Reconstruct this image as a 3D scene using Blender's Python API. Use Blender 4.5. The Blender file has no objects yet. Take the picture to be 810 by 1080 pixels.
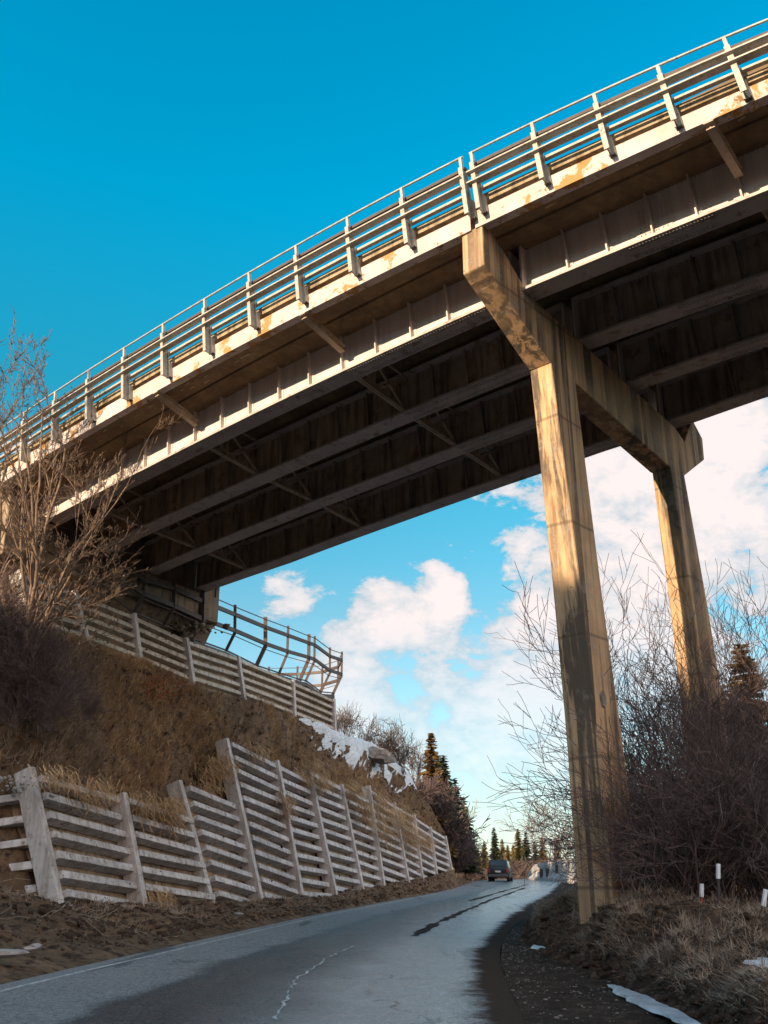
import bpy, math, random
import numpy as np
from mathutils import Vector
R = math.radians
random.seed(7); RNG = np.random.default_rng(11)
scene = bpy.context.scene
col = scene.collection
S = 2.4            # metres per bridge unit (girder spacing)
EYE = 1.6
F = 1000.0; PIT = R(20.51)
CP, SP = math.cos(PIT), math.sin(PIT)

# ---------------------------------------------------------------- helpers
def at(px, py, Y):
    """world point at forward distance Y seen in direction of photo pixel (survey helper)"""
    a = (px-405)/F; b = (540-py)/F
    fw = CP-b*SP; up = SP+b*CP
    return np.array([a/fw*Y, Y, EYE+up/fw*Y])

def tag(o, label=None, cat=None, group=None, kind=None):
    if label: o['label'] = label
    if cat: o['category'] = cat
    if group: o['group'] = group
    if kind: o['kind'] = kind
    return o

def empty(name, loc, label=None, cat=None, group=None):
    o = bpy.data.objects.new(name, None); col.objects.link(o); o.location = loc
    o.empty_display_size = .3
    return tag(o, label, cat, group)

class MB:
    def __init__(s): s.v = []; s.f = []; s.n = 0
    def add(s, vs, fs):
        vs = np.asarray(vs, float); s.v.append(vs)
        s.f += [tuple(i+s.n for i in f) for f in fs]; s.n += len(vs)
    def hexa(s, p):      # 8 points: bottom 4 (ccw) then top 4
        s.add(p, [(0,3,2,1),(4,5,6,7),(0,1,5,4),(1,2,6,5),(2,3,7,6),(3,0,4,7)])
    def box(s, c, d):
        c = np.array(c); d = np.array(d)/2
        s.hexa([c+d*np.array(k) for k in ((-1,-1,-1),(1,-1,-1),(1,1,-1),(-1,1,-1),(-1,-1,1),(1,-1,1),(1,1,1),(-1,1,1))])
    def bar(s, p, q, w, h, up=(0,0,1)):
        p = np.array(p, float); q = np.array(q, float); d = q-p; d /= np.linalg.norm(d)
        up = np.array(up, float); x = np.cross(d, up); x /= np.linalg.norm(x)+1e-9; y = np.cross(x, d)
        x = x*w/2; y = y*h/2
        s.hexa([p-x-y, p+x-y, q+x-y, q-x-y, p-x+y, p+x+y, q+x+y, q-x+y])
    def sweep(s, rings, closed=True, caps=True):
        m = len(rings[0]); vs = np.concatenate([np.asarray(r, float) for r in rings]); fs = []
        for i in range(len(rings)-1):
            for j in range(m if closed else m-1):
                k = (j+1) % m
                fs.append((i*m+j, i*m+k, (i+1)*m+k, (i+1)*m+j))
        if closed and caps:
            fs.append(tuple(range(m))[::-1]); fs.append(tuple((len(rings)-1)*m+j for j in range(m)))
        s.add(vs, fs)
    def tube(s, pts, rad, k=6):
        pts = np.asarray(pts, float); rings = []
        if np.isscalar(rad): rad = [rad]*len(pts)
        for i, p in enumerate(pts):
            d = pts[min(i+1, len(pts)-1)]-pts[max(i-1, 0)]; d /= np.linalg.norm(d)+1e-9
            a = np.array([0,0,1.]) if abs(d[2]) < .9 else np.array([1.,0,0])
            x = np.cross(d, a); x /= np.linalg.norm(x); y = np.cross(d, x)
            rings.append([p+rad[i]*(x*math.cos(t)+y*math.sin(t)) for t in np.linspace(0, 2*math.pi, k, endpoint=False)])
        s.sweep(rings)
    def build(s, name, m, parent=None, smooth=False, origin=None, bevel=0):
        v = np.concatenate(s.v) if s.v else np.zeros((0,3))
        if origin is not None: v = v-np.array(origin)
        elif parent is not None: v = v-np.array(parent.matrix_basis.translation)
        me = bpy.data.meshes.new(name)
        me.from_pydata(v.tolist(), [], s.f); me.update()
        if smooth: me.polygons.foreach_set('use_smooth', [True]*len(me.polygons))
        me.materials.append(m)
        o = bpy.data.objects.new(name, me); col.objects.link(o)
        if parent is not None: o.parent = parent
        if origin is not None: o.location = origin
        if bevel:
            b = o.modifiers.new('bevel', 'BEVEL'); b.width = bevel; b.segments = 2; b.limit_method = 'ANGLE'
        return o
    def sub(s, name, m, parent, **k):   # sub-part: parent chain all unrotated; location handled relative to the root
        return s.build(name, m, parent, origin=None, **k)

def build_child(mb, name, m, parent, root, **k):
    v0 = mb.v; mb.v = [np.concatenate(mb.v)-np.array(root.location)+0]
    par_off = np.array(parent.location) if parent is not root else np.zeros(3)
    me = bpy.data.meshes.new(name); me.from_pydata((mb.v[0]-par_off).tolist(), [], mb.f); me.update()
    me.materials.append(m)
    if k.get('smooth'): me.polygons.foreach_set('use_smooth', [True]*len(me.polygons))
    o = bpy.data.objects.new(name, me); col.objects.link(o); o.parent = parent
    if k.get('bevel'):
        b = o.modifiers.new('bevel', 'BEVEL'); b.width = k['bevel']; b.segments = 2; b.limit_method = 'ANGLE'
    return o

def fast_mesh(name, verts, tris, m, nside=3):
    me = bpy.data.meshes.new(name)
    me.vertices.add(len(verts)); me.vertices.foreach_set('co', np.asarray(verts, np.float32).ravel())
    n = len(tris); me.loops.add(n*nside); me.loops.foreach_set('vertex_index', np.asarray(tris, np.int32).ravel())
    me.polygons.add(n); me.polygons.foreach_set('loop_start', np.arange(0, n*nside, nside, dtype=np.int32))
    me.polygons.foreach_set('loop_total', np.full(n, nside, np.int32))
    me.update(calc_edges=True); me.validate(); me.materials.append(m)
    return me

# ---------------------------------------------------------------- materials
class NT:
    def __init__(s, name):
        s.m = bpy.data.materials.new(name); s.m.use_nodes = True; s.t = s.m.node_tree
        s.n = s.t.nodes; s.l = s.t.links; s.b = s.n['Principled BSDF']
        s.tc = s.n.new('ShaderNodeTexCoord'); s.geo = s.n.new('ShaderNodeNewGeometry')
    def pos(s, scale=(1,1,1), rot=(0,0,0)):
        mp = s.n.new('ShaderNodeMapping'); mp.inputs['Scale'].default_value = scale
        mp.inputs['Rotation'].default_value = rot
        s.l.new(s.geo.outputs['Position'], mp.inputs['Vector']); return mp.outputs[0]
    def noise(s, scale, detail=4, rough=.55, vec=None, dist=0):
        n = s.n.new('ShaderNodeTexNoise'); n.inputs['Scale'].default_value = scale
        n.inputs['Detail'].default_value = detail; n.inputs['Roughness'].default_value = rough
        n.inputs['Distortion'].default_value = dist
        s.l.new(vec if vec is not None else s.geo.outputs['Position'], n.inputs['Vector']); return n.outputs['Fac']
    def ramp(s, fac, stops, interp='LINEAR'):
        r = s.n.new('ShaderNodeValToRGB'); r.color_ramp.interpolation = interp
        e = r.color_ramp.elements
        while len(e) < len(stops): e.new(.5)
        for q, (p, c) in zip(e, stops):
            q.position = p; q.color = (*c, 1) if not np.isscalar(c) else (c, c, c, 1)
        s.l.new(fac, r.inputs['Fac']); return r.outputs['Color']
    def mix(s, fac, a, b, mode='MIX'):
        x = s.n.new('ShaderNodeMix'); x.data_type = 'RGBA'; x.blend_type = mode
        for i, v in ((0, fac), (6, a), (7, b)):
            if hasattr(v, 'is_linked') or hasattr(v, 'links'): s.l.new(v, x.inputs[i])
            else: x.inputs[i].default_value = v if i == 0 else (*v, 1)
        return x.outputs[2]
    def math(s, op, a, b=None, clamp=False):
        x = s.n.new('ShaderNodeMath'); x.operation = op; x.use_clamp = clamp
        for i, v in ((0, a), (1, b)):
            if v is None: continue
            if hasattr(v, 'links'): s.l.new(v, x.inputs[i])
            else: x.inputs[i].default_value = v
        return x.outputs[0]
    def bump(s, h, strength=.4, dist=.02):
        b = s.n.new('ShaderNodeBump'); b.inputs['Strength'].default_value = strength
        b.inputs['Distance'].default_value = dist
        s.l.new(h, b.inputs['Height']); s.l.new(b.outputs[0], s.b.inputs['Normal'])
    def col(s, c):
        if hasattr(c, 'links'): s.l.new(c, s.b.inputs['Base Color'])
        else: s.b.inputs['Base Color'].default_value = (*c, 1)
    def rough(s, v):
        if hasattr(v, 'links'): s.l.new(v, s.b.inputs['Roughness'])
        else: s.b.inputs['Roughness'].default_value = v

def mottled(name, c1, c2, scale=3, rough=.85, bump=.3, bscale=30, metal=0, c3=None, streak=0, sc=(.05,.04,.03)):
    k = NT(name); n = k.noise(scale, 6, .6)
    c = k.ramp(n, [(.32, c1), (.68, c2)])
    if c3: c = k.mix(k.ramp(k.noise(scale*2.3, 5, .65), [(.55, 0.), (.68, 1.)]), c, c3)
    if streak:
        sv = k.noise(1, 5, .6, k.pos((5, 5, .35)))
        f = k.math('MULTIPLY', k.ramp(sv, [(.47, 0.), (.62, 1.)]), streak)
        c = k.mix(f, c, sc)
    g = k.noise(bscale*3, 3, .6)
    c = k.mix(.35, c, k.ramp(g, [(.3, .45), (.7, 1.)]), 'MULTIPLY')
    if 'crib_concrete' in name:
        c = k.mix(.6, c, k.ramp(k.noise(1, 3, .6, k.pos((.35, .35, 2.1))), [(.35, .55), (.6, 1.)]), 'MULTIPLY')
        c = k.mix(k.ramp(k.noise(4.5, 7, .75), [(.56, 0.), (.63, .85)]), c, (.20,.145,.105))
    k.col(c); k.rough(rough); k.b.inputs['Metallic'].default_value = metal
    k.bump(k.noise(bscale, 5, .65), bump, .02)
    return k.m

M = {}
def mk_pier():
    k = NT('pier_concrete')
    c = k.ramp(k.noise(1.3, 6, .6), [(.3, (.44,.27,.15)), (.7, (.68,.44,.245))])
    st = k.noise(1, 6, .62, k.pos((3.6, 3.6, .07)), .25)
    c = k.mix(k.math('MULTIPLY', k.ramp(st, [(.455, 0.), (.54, 1.)]), k.math('MULTIPLY', k.ramp(k.noise(.55, 4, .6), [(.36, .35), (.52, 1.)]), .96)), c, (.095,.07,.052))
    st2 = k.noise(1, 5, .6, k.pos((9, 9, .3)))
    c = k.mix(k.math('MULTIPLY', k.ramp(st2, [(.50, 0.), (.64, 1.)]), .5), c, (.17,.12,.08))
    # rust blush and pale efflorescence
    c = k.mix(k.math('MULTIPLY', k.ramp(k.noise(.9, 5, .6, None), [(.55, 0.), (.7, 1.)]), .5), c, (.30,.16,.09))
    c = k.mix(k.math('MULTIPLY', k.ramp(k.noise(2.2, 7, .7), [(.54, 0.), (.62, 1.)]), .35), c, (.40,.34,.28))
    # lift lines
    w = k.n.new('ShaderNodeTexWave'); w.wave_type = 'BANDS'; w.bands_direction = 'Z'; w.inputs['Scale'].default_value = .13
    w.inputs['Distortion'].default_value = .25; w.inputs['Detail'].default_value = 3; w.inputs['Detail Scale'].default_value = 2
    k.l.new(k.geo.outputs['Position'], w.inputs['Vector'])
    ln = k.ramp(w.outputs['Fac'], [(0, 0.), (.9965, 0.), (.9995, 1.)])
    c = k.mix(k.math('MULTIPLY', ln, .55), c, (.10,.07,.05))
    # form tie holes
    v = k.n.new('ShaderNodeTexVoronoi'); v.inputs['Scale'].default_value = 1.9; v.inputs['Randomness'].default_value = .8
    k.l.new(k.geo.outputs['Position'], v.inputs['Vector'])
    ho = k.ramp(v.outputs['Distance'], [(.035, 1.), (.055, 0.)])
    c = k.mix(k.math('MULTIPLY', ho, .8), c, (.05,.04,.03))
    c = k.mix(.35, c, k.ramp(k.noise(70, 3, .6), [(.3, .5), (.7, 1.)]), 'MULTIPLY')
    k.col(c); k.rough(.88)
    h = k.math('SUBTRACT', k.noise(24, 6, .6), k.math('MULTIPLY', k.math('ADD', ho, ln), .8))
    k.bump(h, .5, .02); return k.m
M['pier'] = mk_pier()

def mk_fascia():
    k = NT('fascia_concrete')
    c = k.ramp(k.noise(1.6, 5, .6), [(.3, (.46,.39,.37)), (.7, (.62,.54,.525))])
    st = k.noise(1, 5, .6, k.pos((4, 4, .5)))
    c = k.mix(k.math('MULTIPLY', k.ramp(st, [(.55, 0.), (.72, 1.)]), .35), c, (.45,.33,.25))
    # rusty orange weeping patches
    r = k.noise(1.15, 7, .7, None, .4)
    c = k.mix(k.ramp(r, [(.555, 0.), (.585, 1.)]), c, (.42,.22,.075))
    c = k.mix(k.ramp(k.noise(2.6, 6, .7), [(.60, 0.), (.64, 1.)]), c, (.22,.12,.05))
    c = k.mix(.25, c, k.ramp(k.noise(60, 3, .6), [(.3, .5), (.7, 1.)]), 'MULTIPLY')
    k.col(c); k.rough(.85); k.bump(k.noise(18, 6, .65), .4, .02); return k.m
M['fascia'] = mk_fascia()
M['kerb'] = mottled('kerb_concrete', (.34,.25,.15), (.52,.40,.27), 3, .9, .8, 14, c3=(.30,.20,.11), streak=.5)
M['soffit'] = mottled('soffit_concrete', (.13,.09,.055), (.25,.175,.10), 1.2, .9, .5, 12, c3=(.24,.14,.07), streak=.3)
M['web'] = mottled('lit_steel_web', (.64,.55,.52), (.78,.69,.66), 1.0, .6, .06, 14, streak=.3, sc=(.38,.29,.24))  # pale lit tone of the outer girder put into the steel colour
M['webdark'] = mottled('shaded_weathered_web', (.32,.245,.19), (.50,.385,.30), 1.0, .6, .06, 14, streak=.7, sc=(.11,.07,.045), c3=(.24,.14,.08))  # inner girders: shade under the deck put into the colour, plus rust and streaks
M['flange'] = mottled('steel_flange', (.40,.34,.32), (.54,.47,.45), 1.5, .55, .05, 20, streak=.0, c3=(.27,.19,.14))
M['brace'] = mottled('steel_brace', (.38,.29,.22), (.50,.40,.31), 2.5, .6, .05, 20, c3=(.26,.16,.10))
M['galv'] = mottled('galvanised_rail', (.34,.31,.27), (.50,.46,.40), 5, .5, .05, 40, c3=(.24,.19,.15))
M['darkrail'] = mottled('brown_rail', (.05,.028,.022), (.09,.052,.038), 5, .6, .05, 30)
M['crib'] = mottled('crib_concrete', (.64,.57,.555), (.82,.745,.725), 2.2, .9, .5, 26, c3=(.36,.29,.25), streak=.35, sc=(.22,.17,.13))
M['cribup'] = mottled('upper_crib_concrete', (.58,.48,.39), (.76,.64,.53), 2.2, .9, .5, 26, c3=(.30,.22,.16), streak=.3, sc=(.2,.14,.1))
M['cribpost'] = mottled('crib_post_concrete', (.54,.48,.46), (.70,.63,.60), 3, .9, .4, 26, c3=(.34,.28,.25), streak=.5, sc=(.22,.17,.13))
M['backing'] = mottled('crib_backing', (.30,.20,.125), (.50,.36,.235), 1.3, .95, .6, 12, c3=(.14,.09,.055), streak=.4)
M['rail2'] = mottled('ramp_railing_paint', (.055,.035,.03), (.10,.062,.048), 6, .6, .05, 30)
M['abut'] = mottled('abutment_concrete', (.24,.17,.12), (.38,.28,.20), 1.0, .9, .5, 12, c3=(.15,.10,.07), streak=.6)
M['snow'] = mottled('snow', (.60,.63,.68), (.82,.84,.88), 2.5, .6, .9, 9, c3=(.40,.36,.33))
M['bark'] = mottled('bark', (.10,.062,.05), (.19,.125,.095), 6, .9, .3, 40)
M['barkL'] = mottled('bark_sunlit_gold', (.115,.072,.055), (.25,.165,.11), 5, .9, .3, 40)  # ochre of sunlit twigs put into the bark colour
M['twigdark'] = mottled('twig_purple_brown', (.085,.056,.052), (.19,.125,.115), 4, .9, .2, 40)
M['birch'] = mottled('birch_bark', (.35,.27,.2), (.5,.4,.3), 6, .9, .3, 20)
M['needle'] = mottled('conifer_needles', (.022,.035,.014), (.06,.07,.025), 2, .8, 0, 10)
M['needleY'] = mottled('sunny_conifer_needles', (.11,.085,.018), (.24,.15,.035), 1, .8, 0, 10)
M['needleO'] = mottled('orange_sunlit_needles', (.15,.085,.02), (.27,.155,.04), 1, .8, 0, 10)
M['rock'] = mottled('rock', (.14,.11,.095), (.30,.25,.22), 3, .9, .8, 9)
M['rockL'] = mottled('pale_rock', (.30,.27,.26), (.48,.44,.42), 3, .9, .8, 9)
M['grass'] = mottled('dry_grass', (.38,.23,.115), (.68,.44,.235), 1.1, .9, 0, 10, c3=(.19,.11,.06))
M['grassG'] = mottled('dry_grass_grey', (.24,.165,.12), (.54,.41,.31), 1.4, .9, 0, 10, c3=(.08,.055,.04))
M['leafred'] = mottled('rusty_leaves', (.22,.06,.02), (.40,.13,.04), 3, .9, 0, 10)

def mk_soil(name, a, b, c3):
    k = NT(name)
    c = k.ramp(k.noise(.9, 8, .65), [(.3, a), (.7, b)])
    c = k.mix(k.ramp(k.noise(3.5, 8, .7), [(.5, 0.), (.62, 1.)]), c, c3)
    c = k.mix(.5, c, k.ramp(k.noise(28, 4, .7), [(.32, .25), (.68, 1.)]), 'MULTIPLY')
    k.col(c); k.rough(.95); k.b.inputs['Specular IOR Level'].default_value = .12
    k.bump(k.math('ADD', k.noise(4, 8, .7), k.math('MULTIPLY', k.noise(22, 5, .7), .5)), 1., .12); return k.m
M['hill'] = mk_soil('hillside_soil', (.14,.086,.055), (.36,.225,.135), (.065,.04,.03))
M['bank'] = mk_soil('roadside_soil', (.065,.040,.030), (.15,.096,.068), (.21,.14,.10))
M['mud'] = mk_soil('mud', (.045,.030,.023), (.085,.058,.044), (.12,.085,.064))
M['ground'] = mk_soil('far_ground', (.08,.06,.045), (.15,.11,.07), (.06,.045,.035))

def mk_road():
    k = NT('wet_asphalt')
    uv = k.n.new('ShaderNodeUVMap'); sep = k.n.new('ShaderNodeSeparateXYZ'); k.l.new(uv.outputs[0], sep.inputs[0])
    u = sep.outputs['X']; v = sep.outputs['Y']
    wob = k.math('MULTIPLY', k.math('SUBTRACT', k.noise(.45, 7, .72), .5), .22)
    uu = k.math('ADD', u, wob)
    grit = k.mix(.5, k.noise(34, 3, .8), k.noise(15, 4, .8))
    # lane across the road: dry salty strip | dark wet wheel band | damp bluish | gritty, with bright sheen put into the colour
    base = k.ramp(uu, [(0, (.30,.28,.27)), (.31, (.27,.25,.24)), (.355, (.042,.026,.020)), (.50, (.050,.034,.029)), (.60, (.16,.145,.145)), (.72, (.50,.48,.47)), (1, (.46,.44,.43))])
    base = k.mix(.75, base, k.ramp(grit, [(.40, .12), (.50, .7), (.58, 1.)]), 'MULTIPLY')
    # pale aggregate specks
    sp = k.ramp(k.noise(55, 2, .7), [(.58, 0.), (.64, 1.)])
    base = k.mix(k.math('MULTIPLY', sp, .6), base, (.55,.53,.52))
    # wandering dark tracks
    tr = k.noise(1, 5, .6, k.pos((1.1, .10, 1), (0, 0, R(-16))))
    trk = k.ramp(tr, [(.60, 0.), (.64, 1.)])
    base = k.mix(k.math('MULTIPLY', trk, .65), base, (.03,.026,.025))
    mk = k.math('ADD', u, k.math('MULTIPLY', k.math('SUBTRACT', k.noise(.55, 9, .72), .5), .17))
    base = k.mix(k.ramp(mk, [(.895, 0.), (.95, 1.)]), base, (.062,.042,.033))
    vc = k.n.new('ShaderNodeTexVoronoi'); vc.feature = 'DISTANCE_TO_EDGE'; vc.inputs['Scale'].default_value = .42
    wv = k.n.new('ShaderNodeVectorMath'); wv.operation = 'ADD'; nz = k.n.new('ShaderNodeTexNoise'); nz.inputs['Scale'].default_value = 1.6; nz.inputs['Detail'].default_value = 6
    k.l.new(k.geo.outputs['Position'], nz.inputs['Vector']); k.l.new(k.geo.outputs['Position'], wv.inputs[0]); k.l.new(nz.outputs['Color'], wv.inputs[1]); k.l.new(wv.outputs[0], vc.inputs['Vector'])
    ck = k.math('MULTIPLY', k.ramp(vc.outputs['Distance'], [(.004, 1.), (.012, 0.)]), k.ramp(k.noise(.3, 3, .6), [(.48, 0.), (.56, 1.)]))
    base = k.mix(k.math('MULTIPLY', ck, .8), base, (.03,.025,.022))
    k.col(base)
    ro = k.ramp(uu, [(0, .75), (.31, .7), (.37, .34), (.5, .24), (.66, .20), (.8, .26), (1, .45)])
    ro2 = k.math('ADD', ro, k.math('MULTIPLY', k.math('SUBTRACT', k.noise(1.2, 6, .7), .5), .35), True)
    gr = k.ramp(grit, [(.42, 0.), (.56, 1.)])
    mud = k.ramp(mk, [(.905, 0.), (.95, 1.)])
    ro3 = k.math('ADD', ro2, k.math('MULTIPLY', k.math('SUBTRACT', gr, .5), -.28), True)
    k.rough(k.math('MAXIMUM', ro3, k.math('MULTIPLY', mud, .95)))
    sp_ = k.math('MULTIPLY', k.math('ADD', .22, k.math('MULTIPLY', gr, .75)), k.math('SUBTRACT', 1.0, k.math('MULTIPLY', mud, .95)))
    k.l.new(sp_, k.b.inputs['Specular IOR Level'])
    k.bump(k.math('ADD', grit, k.math('MULTIPLY', k.noise(9, 4, .6), .6)), 1., .04)
    return k.m
M['road'] = mk_road()
k_ = NT('worn_line_paint'); c_ = k_.mix(k_.ramp(k_.noise(6, 6, .75), [(.45, 0.), (.60, 1.)]), (.5,.49,.48), (.2,.19,.19)); k_.col(c_); k_.rough(.7); M['line'] = k_.m
k_ = NT('ice_melt'); k_.col(k_.ramp(k_.noise(3, 6, .7), [(.35, (.35,.36,.38)), (.65, (.62,.64,.68))])); k_.rough(.35); k_.bump(k_.noise(8, 5, .6), .6, .03); M['ice'] = k_.m

def simple(name, c, rough=.5, metal=0):
    k = NT(name); g = k.noise(8, 4, .6); k.col(k.mix(.25, c, k.ramp(g, [(.3, .6), (.7, 1.)]), 'MULTIPLY')); k.rough(rough)
    k.b.inputs['Metallic'].default_value = metal; return k.m
M['carpaint'] = simple('dark_car_paint', (.012,.013,.017), .4)
M['glass'] = simple('car_glass', (.03,.035,.045), .08)
M['tyre'] = simple('tyre_rubber', (.02,.02,.02), .9)
M['lamp'] = simple('red_lamp_lens', (.35,.03,.02), .3)
M['plate'] = simple('plate_white', (.6,.6,.6), .4)
M['chrome'] = simple('grey_trim', (.10,.10,.11), .4, .3)
M['white'] = simple('marker_white', (.85,.85,.86), .5)
M['stake'] = simple('marker_dark', (.05,.04,.04), .7)
M['barrier'] = mottled('barrier_concrete', (.42,.38,.37), (.62,.57,.56), 2, .9, .5, 10, c3=(.25,.2,.18), streak=.5)
M['rust'] = simple('rusty_red', (.30,.06,.03), .8)

# ---------------------------------------------------------------- bridge coordinate frame
AZ, KC, G2, EE, X0, Y0, H0 = .8916848, -.00309637, -.00460022, -.0671038, 2.9057336, 6.2618402, 4.9587218
GT = {0: ([-1,2,5.2,7.5,10], [-.03,.02,.018,.005,.03]),
      1: ([-1,.17,1.97,3,4.4,6.6,9.2], [-.04,-.032,.004,-.023,-.032,-.046,-.011]),
      2: ([-1,.5,1.9,3.2,5.2,7.2,10], [.02,.022,.006,-.02,-.042,-.032,-.006]),
      3: ([-1,.84,1.75,3,3.7,6,8.3,10.3], [.05,.046,-.003,-.019,-.044,-.071,-.076,.0])}
def BP(g, t, dz=0., tilt=0.):
    """point on the bridge: g units across from the near girder, t units along to the left, dz units above the girder line"""
    g = float(g)
    a = AZ+KC*t
    x = X0+(math.cos(a)-math.cos(AZ))/KC; y = Y0+(math.sin(a)-math.sin(AZ))/KC
    x += -math.sin(a)*tilt; y += math.cos(a)*tilt
    x += math.cos(a)*g; y += math.sin(a)*g
    gi = min(max(g, 0), 3); i = int(min(gi, 2)); fr = gi-i
    c = (1-fr)*np.interp(t, *GT[i])+fr*np.interp(t, *GT[i+1])
    return np.array([x*S, y*S, (H0+G2*t*t+EE*g+dz+c)*S+EYE])
def de(t):   # deck edge underside
    t = max(min(t, 11), -1.2)
    return -.00159727*t*t+.03080541*t+.30916468-np.interp(t, *GT[0])
def rt_(t):  # top rail
    tt = max(min(t, 8), -.8); return .000859114*tt**3-.0161082*tt*tt+.11560743*tt+.92373907-np.interp(t, *GT[0])+(t-tt)*.01
def rb_(t):  # post foot
    tt = max(min(t, 8), -.8); return .00083545*tt**3-.0143404*tt*tt+.08260773*tt+.34776931-np.interp(t, *GT[0])
def prof(t, f, g):    # height fraction between deck edge and top rail
    return de(t)+(rt_(t)-de(t))*f
TL, TR = 10.4, -7.0
def trange(a, b, st=.35): return np.linspace(a, b, max(2, int(abs(b-a)/st)+1))
def psweep(mb, poly, t0, t1, st=.35):
    """poly(t) -> list of (g,dz) ; sweep along t"""
    mb.sweep([[BP(g, t, dz) for g, dz in poly(t)] for t in trange(t0, t1, st)])

root = empty('road_bridge', BP(0, 2, 0), 'long curving steel girder road bridge with rust stained concrete edge, crossing overhead', 'bridge')
def part(mb, name, m, parent=None, **k): return build_child(mb, name, m, parent or root, root, **k)

# deck slab
WB = .56
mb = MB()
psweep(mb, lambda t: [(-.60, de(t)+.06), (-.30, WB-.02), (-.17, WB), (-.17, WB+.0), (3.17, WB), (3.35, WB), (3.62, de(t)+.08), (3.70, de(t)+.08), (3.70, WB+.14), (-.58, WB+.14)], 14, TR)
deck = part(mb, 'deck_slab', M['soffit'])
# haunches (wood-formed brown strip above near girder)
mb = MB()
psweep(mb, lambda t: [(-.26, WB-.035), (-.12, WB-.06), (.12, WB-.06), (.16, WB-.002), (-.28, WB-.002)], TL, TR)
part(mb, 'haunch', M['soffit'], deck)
# fascia (two lengths, an open joint at the pier)
for a, b in ((14, 2.17), (2.12, TR)):
    mb = MB()
    psweep(mb, lambda t: [(-.70, de(t)), (-.605, de(t)+.006), (-.585, de(t)+.05), (-.585, prof(t, .243, 0)), (-.70, prof(t, .243, 0))], a, b)
    f = part(mb, 'deck_fascia', M['fascia'])
    mb = MB()
    psweep(mb, lambda t: [(-.665, prof(t, .365, 0)), (-.54, prof(t, .365, 0)), (-.54, prof(t, .50, 0)), (-.64, prof(t, .50, 0)), (-.665, prof(t, .49, 0))], a, b)
    part(mb, 'kerb', M['kerb'])
mb = MB()
psweep(mb, lambda t: [(-.60, prof(t, .235, 0)), (-.545, prof(t, .235, 0)), (-.545, prof(t, .40, 0)), (-.60, prof(t, .40, 0))], 14, TR)
part(mb, 'shadow_recess', M['darkrail'])  # dark strip in the recess stands for the shadow at the ledge
# roadway top & far kerb
mb = MB(); psweep(mb, lambda t: [(-.575, WB+.142), (3.6, WB+.142), (3.6, WB+.17), (-.575, WB+.17)], 14, TR)
part(mb, 'roadway', M['soffit'])
# soffit drips / spalls: pale scabs
mb = MB()
for i in range(26):
    t = random.uniform(-1, 10); g = random.uniform(-.52, -.36)
    z = (de(t)+.06)+(WB-.02-de(t)-.06)*((g+.60)/.30)-.006
    L = random.uniform(.03, .12)
    mb.hexa([BP(g-.01, t, z-.004), BP(g+.01, t, z-.002), BP(g+.03, t+L, z+.012), BP(g+.005, t+L, z+.004), BP(g-.01, t, z+.03), BP(g+.01, t, z+.03), BP(g+.03, t+L, z+.04), BP(g+.005, t+L, z+.04)])
part(mb, 'soffit_spall', M['kerb'], deck)['kind'] = 'stuff'

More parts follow.
